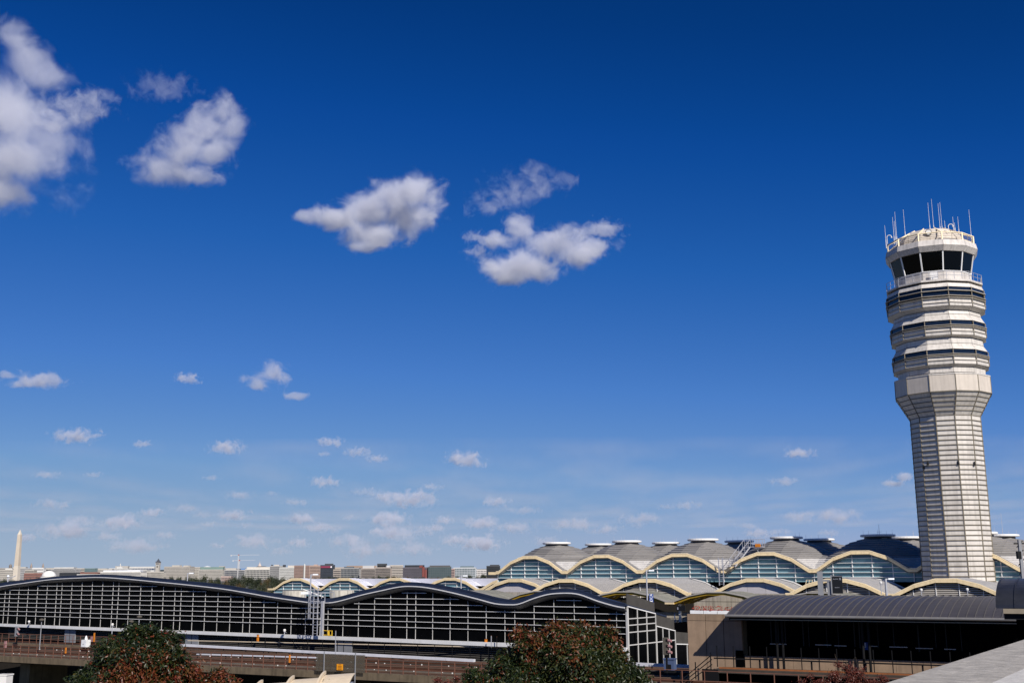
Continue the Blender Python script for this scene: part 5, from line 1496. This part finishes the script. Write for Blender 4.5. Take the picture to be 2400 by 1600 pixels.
building(384, 446, 1327, 4000, 'grid', (.48, .43, .36), WIN, 8, 26, 'big beige block with many windows right of the clock tower', -5, roof=[(-.1, .3, 5, BE), (.3, .2, 4, BE)])
building(446, 470, 1328.5, 4100, 'grid', BE, WIN, 7, 10, 'beige block between the big beige block and the green roof', 3)
building(466, 522, 1334, 3900, 'grid', (.46, .42, .35), WIN, 6, 22, 'tan block with a pale green roof', 0, roof=[(0, .98, 9, (.16, .28, .24))])
building(505, 545, 1331, 4200, 'grid', (.46, .41, .34), WIN, 6, 14, 'tan block with round gable left of the crane', -4, roof=[(-.2, .3, 8, BE)])
building(526, 574, 1335, 3700, 'frame', (.40, .38, .36), (.04, .06, .09), 5, 16, 'dark glazed block with pale frame at the foot of the crane', 3, roof=[(-.2, .5, 6, BE), (.38, .2, 5, (.05, .22, .55))])
building(518, 541, 1350, 3000, 'bands', (.50, .34, .28), WIN, 2, 6, 'low pinkish block in front of the tree belt', 0)
building(574, 636, 1333, 3600, 'frame', (.66, .62, .54), WIN, 5, 18, 'white block with a bold window grid right of the crane', -2, roof=[(0, .95, 7, (.62, .57, .48))])
building(633, 662, 1325.5, 3500, 'fins', GR, WIN, 7, 12, 'light grey block with a dark roof box', 3, roof=[(-.4, .1, 4, DK), (0, .4, 4, (.60, .52, .42))])
building(655, 706, 1329, 3400, 'grid', (.58, .57, .52), WIN, 7, 24, 'pale block with small square windows left of the terracotta block', -3, roof=[(-.35, .08, 8, DK), (.2, .7, 6, (.62, .54, .44))])
building(690, 727, 1324.5, 3300, 'grid', (.34, .20, .15), WIN, 9, 18, 'terracotta block with rows of small windows', 4)
building(725, 751, 1324.5, 3200, 'bands', (.52, .33, .24), WIN, 9, 10, 'lighter terracotta block with banded windows', -4, roof=[(0, .3, 3, (.5, .34, .26))])
e, w, h, dp = building(751, 783, 1323.5, 3100, 'curtain', (.05, .06, .08), (.03, .045, .07), 9, 14, 'dark glass block with a magenta screen at its top', 3, roof=[(.1, .6, 4, DK)])
add('magenta_screen', (.22, .03, .07), .6)
box('screen', M['magenta_screen'], e, (-.06 * w, -.6, h - 5), (.82 * w, .6, 5)); box('screen_text', M['sign_white'], e, (.3 * w, -1.0, h - 5), (.1 * w, .5, 4))
building(781, 799, 1334, 3000, 'bands', (.42, .34, .27), WIN, 5, 5, 'small tan block between dark glass blocks', 0)
building(780, 812, 1329, 3300, 'bands', (.48, .38, .28), WIN, 3, 8, 'tan roofed block behind the small tan block', 0)
building(798, 842, 1330.5, 3000, 'frame', (.34, .33, .32), (.03, .05, .07), 6, 14, 'dark lattice block with pale frames', -4, roof=[(-.1, .5, 4, (.1, .13, .16))])
building(812, 884, 1325.5, 3400, 'bands', (.40, .26, .18), WIN, 3, 20, 'long brown roofed block behind the lattice blocks', 0)
building(846, 880, 1331, 2950, 'frame', (.42, .34, .28), (.035, .035, .04), 7, 14, 'brown framed block with dark windows', 3, roof=[(0, .8, 7, (.50, .49, .48))])
building(879, 916, 1329, 2950, 'frame', (.42, .34, .28), (.035, .035, .04), 7, 14, 'brown framed block under a dark roof box', -2, roof=[(0, .85, 5, (.55, .56, .58)), (-.1, .6, 10, DK)])
building(913, 945, 1324, 3200, 'bands', (.54, .46, .37), WIN, 8, 9, 'beige banded block left of the dark and red block', 4)
e, w, h, dp = building(944, 1001, 1329, 2900, 'fins', (.14, .12, .15), (.03, .035, .05), 7, 28, 'dark block with a red corner in the right part of the skyline', -3, roof=[(-.05, .8, 6, BL)])
add('red_brick', (.20, .055, .045), .7); box('red_corner', M['red_brick'], e, (.36 * w, -.8, h * .55 + 3), (.10 * w, .8, h * .8)); box('red_corner', M['red_brick'], e, (.26 * w, -.8, h + 2), (.14 * w, .8, 6)); box('red_corner', M['red_brick'], e, (.46 * w, -.8, h * .42), (.08 * w, .8, h * .8))
building(1004, 1058, 1327, 2900, 'frame', (.10, .13, .14), (.05, .10, .11), 7, 12, 'dark teal glass block with pale lit floors', 3, roof=[(0, .9, 3, (.10, .07, .06))])
building(1049, 1066, 1332, 3000, 'bands', (.42, .26, .22), WIN, 6, 5, 'narrow brick block right of the dark teal block', 0)
building(1062, 1115, 1329.5, 3000, 'frame', (.55, .58, .60), (.12, .17, .19), 6, 14, 'pale blue glazed block near the domed hall', -3, roof=[(.1, .6, 4, (.10, .16, .18))])
building(1112, 1144, 1334, 3100, 'grid', (.60, .56, .52), WIN, 4, 10, 'white low block near the domed hall', 3)
building(1140, 1172, 1325.5, 2700, 'curtain', (.05, .055, .065), (.02, .026, .035), 7, 10, 'dark block beside the first cream arch of the domed hall', 0, roof=[(.1, .7, 3, DK)])
for (u0, u1, vt, lab) in ((100, 135, 1331, 'far pale block behind the white dome'), (228, 250, 1332, 'far pale block behind the teal block'), (330, 352, 1331, 'far pale block left of the clock tower foot'), (30, 60, 1329, 'far tan block behind the obelisk'), (270, 300, 1327, 'far tan block below the white cupola')):
    building(u0, u1, vt, 5600, 'bands', BE, WIN, 3, 8, lab, rng.uniform(-6, 6))
# obelisk
pt = at(47.5, 1240.5, 3950)
ob = empty('obelisk', (pt.x, pt.y, 0), R(8), 'tall pale stone obelisk above the skyline at the left', 'obelisk')
zt_ = pt.z
def square(prof, m_, nm): 
    b = MB(); k = 0
    for z, hw in prof: b.v += [(-hw, -hw, z), (hw, -hw, z), (hw, hw, z), (-hw, hw, z)]
    for t in range(len(prof) - 1):
        for i in range(4): j = (i + 1) % 4; b.f.append((t * 4 + i, t * 4 + j, t * 4 + 4 + j, t * 4 + 4 + i))
    return b.build(nm, m_, ob)
add('marble_upper', (.56, .48, .38), .7, var=.06, scale=.05)
square([(0, 8.6), (50, 7.7)], M['marble'], 'lower_shaft'); square([(50, 7.7), (zt_ - 17, 5.4)], M['marble_upper'], 'upper_shaft'); square([(zt_ - 17, 5.4), (zt_, .3)], M['marble'], 'pyramidion')
# white rotunda dome
pt = at(115.5, 1336.5, 3300)
e = empty('domed_memorial', (pt.x, pt.y, 0), 0, 'low white dome above the left end of the wavy roof', 'memorial')
rr = 15.5 * 3300 / 2600
b = MB().lathe([(pt.z - 17, rr * 1.0)] + [(pt.z - 17 + 17 * math.sin(a * math.pi / 2 / 8), rr * math.cos(a * math.pi / 2 / 8) + .2) for a in range(9)], 32); b.build('dome', M['dome_white'], e, smooth=True)
MB().lathe([(0, rr * 1.12), (pt.z - 22, rr * 1.12), (pt.z - 21, rr * 1.2), (pt.z - 17, rr * 1.2)], 32).build('rotunda', M['dome_white'], e)
for k in range(24): a = 2 * math.pi * k / 24; MB().tube((rr * 1.18 * math.cos(a), rr * 1.18 * math.sin(a), 0), (rr * 1.18 * math.cos(a), rr * 1.18 * math.sin(a), pt.z - 21), .7, n=8).build('column', M['dome_white'], e)
# clock tower
pt = at(371.5, 1308, 4700)
e = empty('clock_tower', (pt.x, pt.y, 0), R(6), 'beige clock tower with a dark pyramid roof on the skyline', 'clock tower')
q = 4700 / 2600
add('slate', (.06, .065, .08), .6)
box('shaft', bmat(BE), e, (0, 0, (pt.z - 15 * q) / 2), (8 * q, 8 * q, pt.z - 15 * q))
box('belfry', bmat(BE), e, (0, 0, pt.z - 12 * q), (9 * q, 9 * q, 5 * q)); 
for s in (-.28, .0, .28): box('arch_opening', bmat(WIN), e, (s * 8 * q, -4.5 * q, pt.z - 12 * q), (1.5 * q, .5, 3.4 * q))
box('clock_face', bmat(WIN), e, (0, -4.1 * q, pt.z - 18.5 * q), (3 * q, .8, 3 * q))
b = MB(); hw = 4.4 * q
b.v = [(-hw, -hw, pt.z - 9.5 * q), (hw, -hw, pt.z - 9.5 * q), (hw, hw, pt.z - 9.5 * q), (-hw, hw, pt.z - 9.5 * q), (0, 0, pt.z)]; b.f = [(0, 1, 4), (1, 2, 4), (2, 3, 4), (3, 0, 4), (3, 2, 1, 0)]
b.build('pyramid_roof', M['slate'], e)
for sx_ in (-1, 1):
    for sy_ in (-1, 1): MB().lathe([(pt.z - 10 * q, .9 * q), (pt.z - 7.5 * q, .9 * q), (pt.z - 5.6 * q, .05)], 8, (sx_ * 3.9 * q, sy_ * 3.9 * q)).build('turret', M['slate'], e)
# capitol-like dome, spires, cupola and far domes
def spire(u, vt, D, prof_px, m_, name, label, cat):
    pt = at(u, vt, D); q = D / 2600
    e = empty(name, (pt.x, pt.y, 0), 0, label, cat)
    zs = [(pt.z - dv * q, r_ * q) for dv, r_ in prof_px][::-1]
    zs = [(0, zs[0][1])] + zs
    k = len(zs) // 2
    MB().lathe(zs[:k + 1], 20).build('drum', m_, e); MB().lathe(zs[k:], 20).build('dome', m_, e, smooth=False)
    MB().tube((0, 0, pt.z - .6 * q), (0, 0, pt.z + 1.6 * q), .25 * q, .08 * q, 6).build('finial', m_, e)
spire(609, 1315, 5200, [(0, .25), (3.5, .7), (4, 1.3), (6, 2.0), (8, 3.4), (10, 4.0), (10.5, 5.0), (14, 5.0)], bmat((.62, .50, .42)), 'ribbed_dome', 'slender pale brown dome with a spire behind the white grid block', 'dome')
spire(74, 1318.5, 4600, [(0, .2), (4, 1.5), (6, 2.2), (7, 2.4), (12, 2.6), (14, 2.6)], bmat((.33, .25, .20)), 'church_spire', 'left of two brown church spires right of the obelisk', 'spire')
spire(101.5, 1318.5, 4600, [(0, .2), (4, 1.5), (6, 2.2), (7, 2.4), (12, 2.6), (14, 2.6)], bmat((.33, .25, .20)), 'church_spire', 'right of two brown church spires right of the obelisk', 'spire')
spire(25, 1321, 4600, [(0, .5), (1.2, 2.2), (3, 3.2), (5, 3.4), (9, 3.4), (10, 3.4)], bmat((.22, .18, .15)), 'round_dome', 'small dark brown dome left of the obelisk', 'dome')
spire(282.5, 1320, 5600, [(0, .4), (2, 1.0), (3, 1.4), (6, 1.5), (8, 1.6), (9, 1.6)], bmat(WH), 'white_cupola', 'small white cupola on the far ridge', 'cupola')
spire(486, 1325.5, 4600, [(0, 1), (1.2, 6), (2.4, 9), (4, 11), (6, 11.2), (8, 11.2)], bmat((.72, .72, .72)), 'flat_dome', 'flat white dome behind the green roofed block', 'dome')
spire(613, 1326, 4000, [(0, 8), (1.2, 12), (2.5, 14), (4, 15), (6, 15), (8, 15)], bmat((.12, .11, .11)), 'dark_vault', 'dark vaulted roof behind the white grid block', 'roof')
spire(714, 1320.5, 3300, [(0, .2), (1.5, 1.2), (2.5, 1.9), (3.2, 2), (4, 2), (5, 2)], bmat(WH), 'radome', 'tiny white radome on the terracotta block', 'radome')
# tower cranes
def crane(u, vj, D, ul, ur, vb, label):
    pj = at(u, vj, D); q = D / 2600
    e = empty('tower_crane', (pj.x, pj.y, 0), 0, label, 'crane', 'tower cranes on the skyline')
    m_ = bmat((.62, .60, .58)); z = pj.z; wq = .8 * q
    for sx_ in (-1, 1):
        for sy_ in (-1, 1): beam('mast_leg', m_, e, (sx_ * wq, sy_ * wq, 0), (sx_ * wq, sy_ * wq, z), .3 * q)
    b = MB()
    for k in range(int(z / (2.2 * q))): b.beam((-wq, -wq, k * 2.2 * q), (wq, -wq, (k + 1) * 2.2 * q), .3 * q); b.beam((wq, wq, k * 2.2 * q), (-wq, wq, (k + 1) * 2.2 * q), .3 * q)
    b.build('mast_bracing', m_, e)
    xl, xr = at(ul, vj, D).x - pj.x, at(ur, vj, D).x - pj.x
    beam('jib', m_, e, (0, 0, z), (xr, 0, z + .3 * q), .5 * q, .5 * q); beam('counter_jib', m_, e, (xl, 0, z), (0, 0, z), .5 * q, .6 * q)
    box('counterweight', m_, e, (xl + 1.5 * q, 0, z - 1.2 * q), (2.5 * q, 1.5 * q, 2 * q)); box('cab', bmat((.45, .06, .05)), e, (.3 * q, 0, z + .2 * q), (3 * q, 1.6 * q, 2.6 * q))
crane(559, 1300, 3600, 540.5, 608, 1333, 'taller tower crane with long pale jib')
crane(561, 1312.5, 3750, 545, 598, 1333, 'lower tower crane just behind the taller one')
# ================================================================== clouds (real volumes lit by the sun, far outside everything else)
def cloud_mat(name, blobs, dens, nscale=1.0, erode=.55, soft=.28, detail=5.0, flat=0.0):
    """blobs: (x, y, z, rx, ry, rz) in object space; density is their union eaten into by noise"""
    m = bpy.data.materials.new(name); m.use_nodes = True
    n, l = m.node_tree.nodes, m.node_tree.links; n.remove(n['Principled BSDF'])
    vol = n.new('ShaderNodeVolumePrincipled'); vol.inputs['Color'].default_value = (.90, .91, .98, 1); vol.inputs['Anisotropy'].default_value = .0
    l.new(vol.outputs[0], n['Material Output'].inputs['Volume'])
    tc = n.new('ShaderNodeTexCoord'); oi = n.new('ShaderNodeObjectInfo')
    prev = None
    for (x, y, z, rx, ry, rz) in blobs:
        mp = n.new('ShaderNodeMapping'); mp.vector_type = 'TEXTURE'
        mp.inputs['Location'].default_value = (x, y, z); mp.inputs['Scale'].default_value = (rx, ry, rz)
        l.new(tc.outputs['Object'], mp.inputs[0])
        ln = n.new('ShaderNodeVectorMath'); ln.operation = 'LENGTH'; l.new(mp.outputs[0], ln.inputs[0])
        sb = n.new('ShaderNodeMath'); sb.operation = 'SUBTRACT'; sb.inputs[0].default_value = 1.0; l.new(ln.outputs['Value'], sb.inputs[1])
        if prev is None: prev = sb.outputs[0]
        else:
            mx = n.new('ShaderNodeMath'); mx.operation = 'SMOOTH_MAX'; mx.inputs[2].default_value = .25; l.new(prev, mx.inputs[0]); l.new(sb.outputs[0], mx.inputs[1]); prev = mx.outputs[0]
    sc = n.new('ShaderNodeVectorMath'); sc.operation = 'SCALE'; sc.inputs[0].default_value = (37.1, 19.3, 51.7); l.new(oi.outputs['Random'], sc.inputs['Scale'])
    ad = n.new('ShaderNodeVectorMath'); l.new(tc.outputs['Object'], ad.inputs[0]); l.new(sc.outputs[0], ad.inputs[1])
    nz = n.new('ShaderNodeTexNoise'); nz.inputs['Scale'].default_value = nscale; nz.inputs['Detail'].default_value = detail; nz.inputs['Roughness'].default_value = .64; nz.inputs['Distortion'].default_value = .45
    l.new(ad.outputs[0], nz.inputs['Vector'])
    mr = n.new('ShaderNodeMapRange'); mr.clamp = False; mr.inputs[1].default_value = .35; mr.inputs[2].default_value = .65; mr.inputs[3].default_value = -erode; mr.inputs[4].default_value = erode
    l.new(nz.outputs['Fac'], mr.inputs[0])
    s2 = n.new('ShaderNodeMath'); l.new(prev, s2.inputs[0]); l.new(mr.outputs[0], s2.inputs[1])
    st_ = n.new('ShaderNodeMapRange'); st_.inputs[1].default_value = .25; st_.inputs[2].default_value = .25 + soft; st_.inputs[3].default_value = 0; st_.inputs[4].default_value = dens
    st_.interpolation_type = 'SMOOTHSTEP'
    l.new(s2.outputs[0], st_.inputs[0]); l.new(st_.outputs[0], vol.inputs['Density'])
    m.cycles.volume_step_rate = .6
    return m
CUBE = None
def cloud(u0, v0, u1, v1, D, m_, label, group=None, depth=1.0, pad=1.0):
    """a cloud whose volume fills the box between two photo corners at distance D"""
    a, b_ = at(u0, v1, D), at(u1, v0, D)
    c = (a + b_) / 2; w, h = (b_.x - a.x) / 2, (b_.z - a.z) / 2
    s = (w * pad, max(w, h) * depth * .8, h * pad)
    k = max(s)
    mb = MB(); mb.mbox(Matrix.Diagonal((2 * s[0] / k, 2 * s[1] / k, 2 * s[2] / k, 1)))
    o = mb.build('cloud', m_); o.location = c; o.scale = (k, k, k)
    tag(o, label, 'cloud', group)
    return o, tuple(q / k for q in s), k
def custom(u0, v0, u1, v1, D, blobs_px, label, dens=.02, erode=.5, nscale=1.6, soft=.25, depth=.8, detail=6):
    """blobs_px: (u, v, ru, rv) in photo pixels"""
    cu, cv = (u0 + u1) / 2, (v0 + v1) / 2
    ku = max(u1 - u0, v1 - v0) / 2
    gr = 1.28
    bl = [((u - cu) / ku, dy, -(v - cv) / ku, gr * ru / ku, gr * max(ru, rv) / ku * depth, gr * rv / ku) for (u, v, ru, rv, dy) in blobs_px]
    m_ = cloud_mat('cloud_volume_%d' % int(u0 + 1000), bl, 1, nscale, erode, soft, detail)
    o, s, k = cloud(u0, v0, u1, v1, D, m_, label, depth=depth)
    for nd in m_.node_tree.nodes:
        if nd.type == 'MAP_RANGE' and abs(nd.inputs[4].default_value - 1) < 1e-6: nd.inputs[4].default_value = dens
    return o
custom(-450, -60, 330, 580, 4200, [(-60, 410, 220, 130, 0), (100, 420, 120, 72, -.1), (-60, 240, 150, 140, .1), (50, 290, 90, 95, 0), (130, 300, 80, 40, 0), (15, 115, 75, 80, .1), (-10, 50, 60, 50, .1), (-220, 300, 180, 180, 0), (95, 175, 70, 50, .1), (30, 485, 130, 46, 0), (130, 360, 80, 60, 0)], 'largest cloud, cut by the left edge of the picture', dens=.010, erode=.42, nscale=3.4, soft=.75)
custom(270, 150, 625, 475, 4200, [(385, 405, 90, 42, 0), (440, 360, 90, 66, -.1), (480, 300, 70, 70, 0), (520, 255, 48, 55, .05), (550, 300, 45, 45, 0), (450, 420, 90, 26, 0), (500, 360, 70, 50, 0)], 'slanted grey white cloud right of the largest cloud', dens=.013, erode=.30, nscale=3.6, soft=.65)
custom(670, 380, 1085, 625, 4600, [(990, 445, 66, 48, 0), (930, 470, 80, 58, -.1), (860, 500, 90, 46, 0), (780, 512, 80, 28, 0), (715, 508, 34, 18, 0), (870, 550, 90, 38, .05), (950, 500, 80, 52, .1), (850, 585, 50, 14, 0)], 'bright puffy cloud slanting up to the right in the middle of the sky', dens=.020, erode=.32, nscale=3.6, soft=.55)
custom(1075, 480, 1465, 700, 4600, [(1290, 575, 80, 42, 0), (1220, 625, 105, 36, .05), (1215, 530, 46, 34, 0), (1170, 562, 50, 24, 0), (1390, 575, 60, 22, .1), (1340, 605, 66, 30, 0), (1200, 655, 60, 18, 0)], 'ragged bright cloud right of the puffy cloud', dens=.017, erode=.42, nscale=3.8, soft=.55)
custom(1085, 325, 1355, 520, 4600, [(1160, 480, 70, 20, 0), (1230, 440, 70, 34, 0), (1300, 428, 45, 22, 0), (1250, 400, 30, 26, .1), (1190, 455, 40, 24, 0)], 'thin wispy cloud above the ragged bright cloud', dens=.0045, erode=.7, nscale=3.6, soft=.8)
custom(70, 170, 290, 330, 4250, [(180, 250, 80, 34, 0), (130, 290, 60, 30, 0), (220, 230, 50, 24, 0)], 'wispy spur at the right of the largest cloud', dens=.008, erode=.62, nscale=3.2, soft=.7)
custom(290, 160, 480, 260, 4250, [(380, 205, 70, 26, 0), (340, 215, 40, 20, 0)], 'faint wisp above the slanted cloud', dens=.003, erode=.6, nscale=3.2, soft=.7)
custom(1330, 500, 1480, 570, 4650, [(1410, 537, 50, 18, 0), (1375, 545, 40, 14, 0)], 'small shred right of the ragged bright cloud', dens=.012, erode=.55, nscale=3.0, soft=.6)
custom(1070, 530, 1180, 620, 4650, [(1115, 556, 32, 14, 0), (1125, 592, 34, 14, 0)], 'small shreds left of the ragged bright cloud', dens=.011, erode=.55, nscale=3.0, soft=.6)
custom(-10, 850, 190, 930, 6500, [(100, 893, 58, 18, 0), (15, 880, 30, 12, 0), (60, 900, 50, 12, 0)], 'small flat cloud at the left edge below the big clouds', dens=.012, erode=.5, nscale=2.8, soft=.6)
custom(530, 835, 745, 950, 6500, [(632, 880, 42, 32, 0), (580, 886, 34, 14, 0), (610, 897, 36, 20, 0), (700, 930, 32, 9, 0)], 'small greyish cloud at mid height left of centre', dens=.012, erode=.52, nscale=2.8, soft=.65)
custom(2055, 1090, 2155, 1155, 8000, [(2115, 1118, 24, 14, 0), (2095, 1132, 30, 8, 0)], 'small bright cloud just left of the tower shaft', dens=.014, erode=.42, nscale=2.6, soft=.5)
GEN = cloud_mat('cloud_small', [(0, 0, -.06, 1.0, .55, .36)], .0075, 3.0, .52, .55, 5.0)
GENW = cloud_mat('cloud_wisp', [(0, 0, 0, 1.05, .55, .30)], .0045, 3.0, .5, .6, 5.0)
GRP = 'small clouds low over the skyline'
cnt = {}
for (u, v, w_, h_, kind) in sorted([(440, 884, 60, 26, 0), (175, 1018, 90, 36, 0), (228, 1020, 40, 24, 1), (333, 1038, 40, 34, 0), (532, 1044, 78, 30, 0), (772, 1032, 56, 34, 0), (758, 1062, 30, 22, 0), (838, 1056, 56, 30, 0), (882, 1072, 46, 22, 0), (1090, 1072, 86, 24, 0), (762, 1126, 66, 26, 0), (493, 1119, 40, 14, 1), (218, 1112, 44, 14, 1), (965, 1164, 100, 28, 0), (858, 1152, 60, 20, 1), (905, 1160, 60, 18, 0), (1162, 1172, 60, 22, 0), (637, 1156, 34, 12, 1), (355, 1198, 56, 24, 0), (290, 1220, 86, 22, 0), (178, 1220, 76, 18, 1), (546, 1204, 66, 24, 0), (478, 1206, 44, 14, 1), (705, 1210, 68, 18, 0), (628, 1210, 28, 12, 1), (908, 1212, 86, 26, 0), (820, 1212, 40, 14, 1), (1040, 1216, 50, 18, 0), (1015, 1236, 58, 20, 0), (1130, 1222, 80, 18, 0), (486, 1228, 44, 12, 1), (750, 1236, 80, 10, 1), (575, 1230, 40, 12, 1), (508, 1276, 36, 18, 0), (600, 1266, 100, 20, 1), (700, 1268, 56, 18, 0), (1070, 1262, 66, 22, 0), (1132, 1268, 90, 22, 0), (60, 1258, 50, 18, 0), (110, 1112, 60, 16, 1), (1872, 1060, 62, 20, 0), (1836, 1128, 60, 22, 1), (1870, 1210, 70, 16, 1), (1960, 1210, 100, 18, 1), (1752, 1232, 50, 18, 1), (1780, 1246, 60, 18, 0), (1830, 1246, 46, 18, 1), (1945, 1248, 50, 18, 1), (1610, 1184, 60, 10, 1), (1280, 1268, 70, 16, 1), (1560, 1188, 40, 10, 1), (1210, 1236, 80, 14, 1), (660, 1290, 60, 12, 1), (385, 1252, 60, 12, 1), (250, 1256, 70, 12, 1), (1345, 1226, 90, 12, 1), (1420, 1240, 70, 12, 1), (930, 1248, 120, 12, 1), (810, 1264, 90, 14, 1), (320, 1278, 110, 10, 1), (150, 1244, 120, 12, 1), (1500, 1216, 90, 10, 1), (860, 1286, 120, 10, 1), (970, 1286, 90, 12, 1), (430, 1190, 60, 14, 1), (120, 1180, 80, 14, 1), (1230, 1196, 60, 12, 1), (690, 1176, 50, 12, 1), (1010, 1140, 50, 12, 1), (560, 1160, 60, 10, 1)]):
    D = 16000
    hx = max(h_ * .9, .34 * w_)
    cnt[kind] = cnt.get(kind, -1) + 1
    lab = ordinal(cnt[kind]) + (' small white cloud' if kind == 0 else ' faint thin grey cloud') + ' from the left low over the skyline'
    cloud(u - w_ * .72, v - hx * 1.0, u + w_ * .72, v + hx * 1.0, D, GEN if kind == 0 else GENW, lab, GRP)

# a broad thin veil of high cloud far out over the horizon
m_ = bpy.data.materials.new('cloud_veil'); m_.use_nodes = True
n, l = m_.node_tree.nodes, m_.node_tree.links; n.remove(n['Principled BSDF'])
vol = n.new('ShaderNodeVolumePrincipled'); vol.inputs['Color'].default_value = (.92, .93, .98, 1); l.new(vol.outputs[0], n['Material Output'].inputs['Volume'])
tc = n.new('ShaderNodeTexCoord'); mp = n.new('ShaderNodeMapping'); mp.inputs['Scale'].default_value = (.00022, .00010, .0); mp.inputs['Rotation'].default_value = (0, 0, .35)
l.new(tc.outputs['Object'], mp.inputs[0])
nz = n.new('ShaderNodeTexNoise'); nz.inputs['Scale'].default_value = 1.6; nz.inputs['Detail'].default_value = 6; nz.inputs['Roughness'].default_value = .6; l.new(mp.outputs[0], nz.inputs['Vector'])
mr = n.new('ShaderNodeMapRange'); mr.interpolation_type = 'SMOOTHSTEP'; mr.inputs[1].default_value = .40; mr.inputs[2].default_value = .72; mr.inputs[3].default_value = 0; mr.inputs[4].default_value = .00014
l.new(nz.outputs['Fac'], mr.inputs[0]); l.new(mr.outputs[0], vol.inputs['Density'])
o = MB().box((0, 0, 0), (70000, 36000, 160)).build('cloud_veil', m_); o.location = (-4000, 36000, 2100)
tag(o, 'thin pale streaky cloud veil spread low over the horizon', 'cloud')
m_.cycles.volume_step_rate = .5
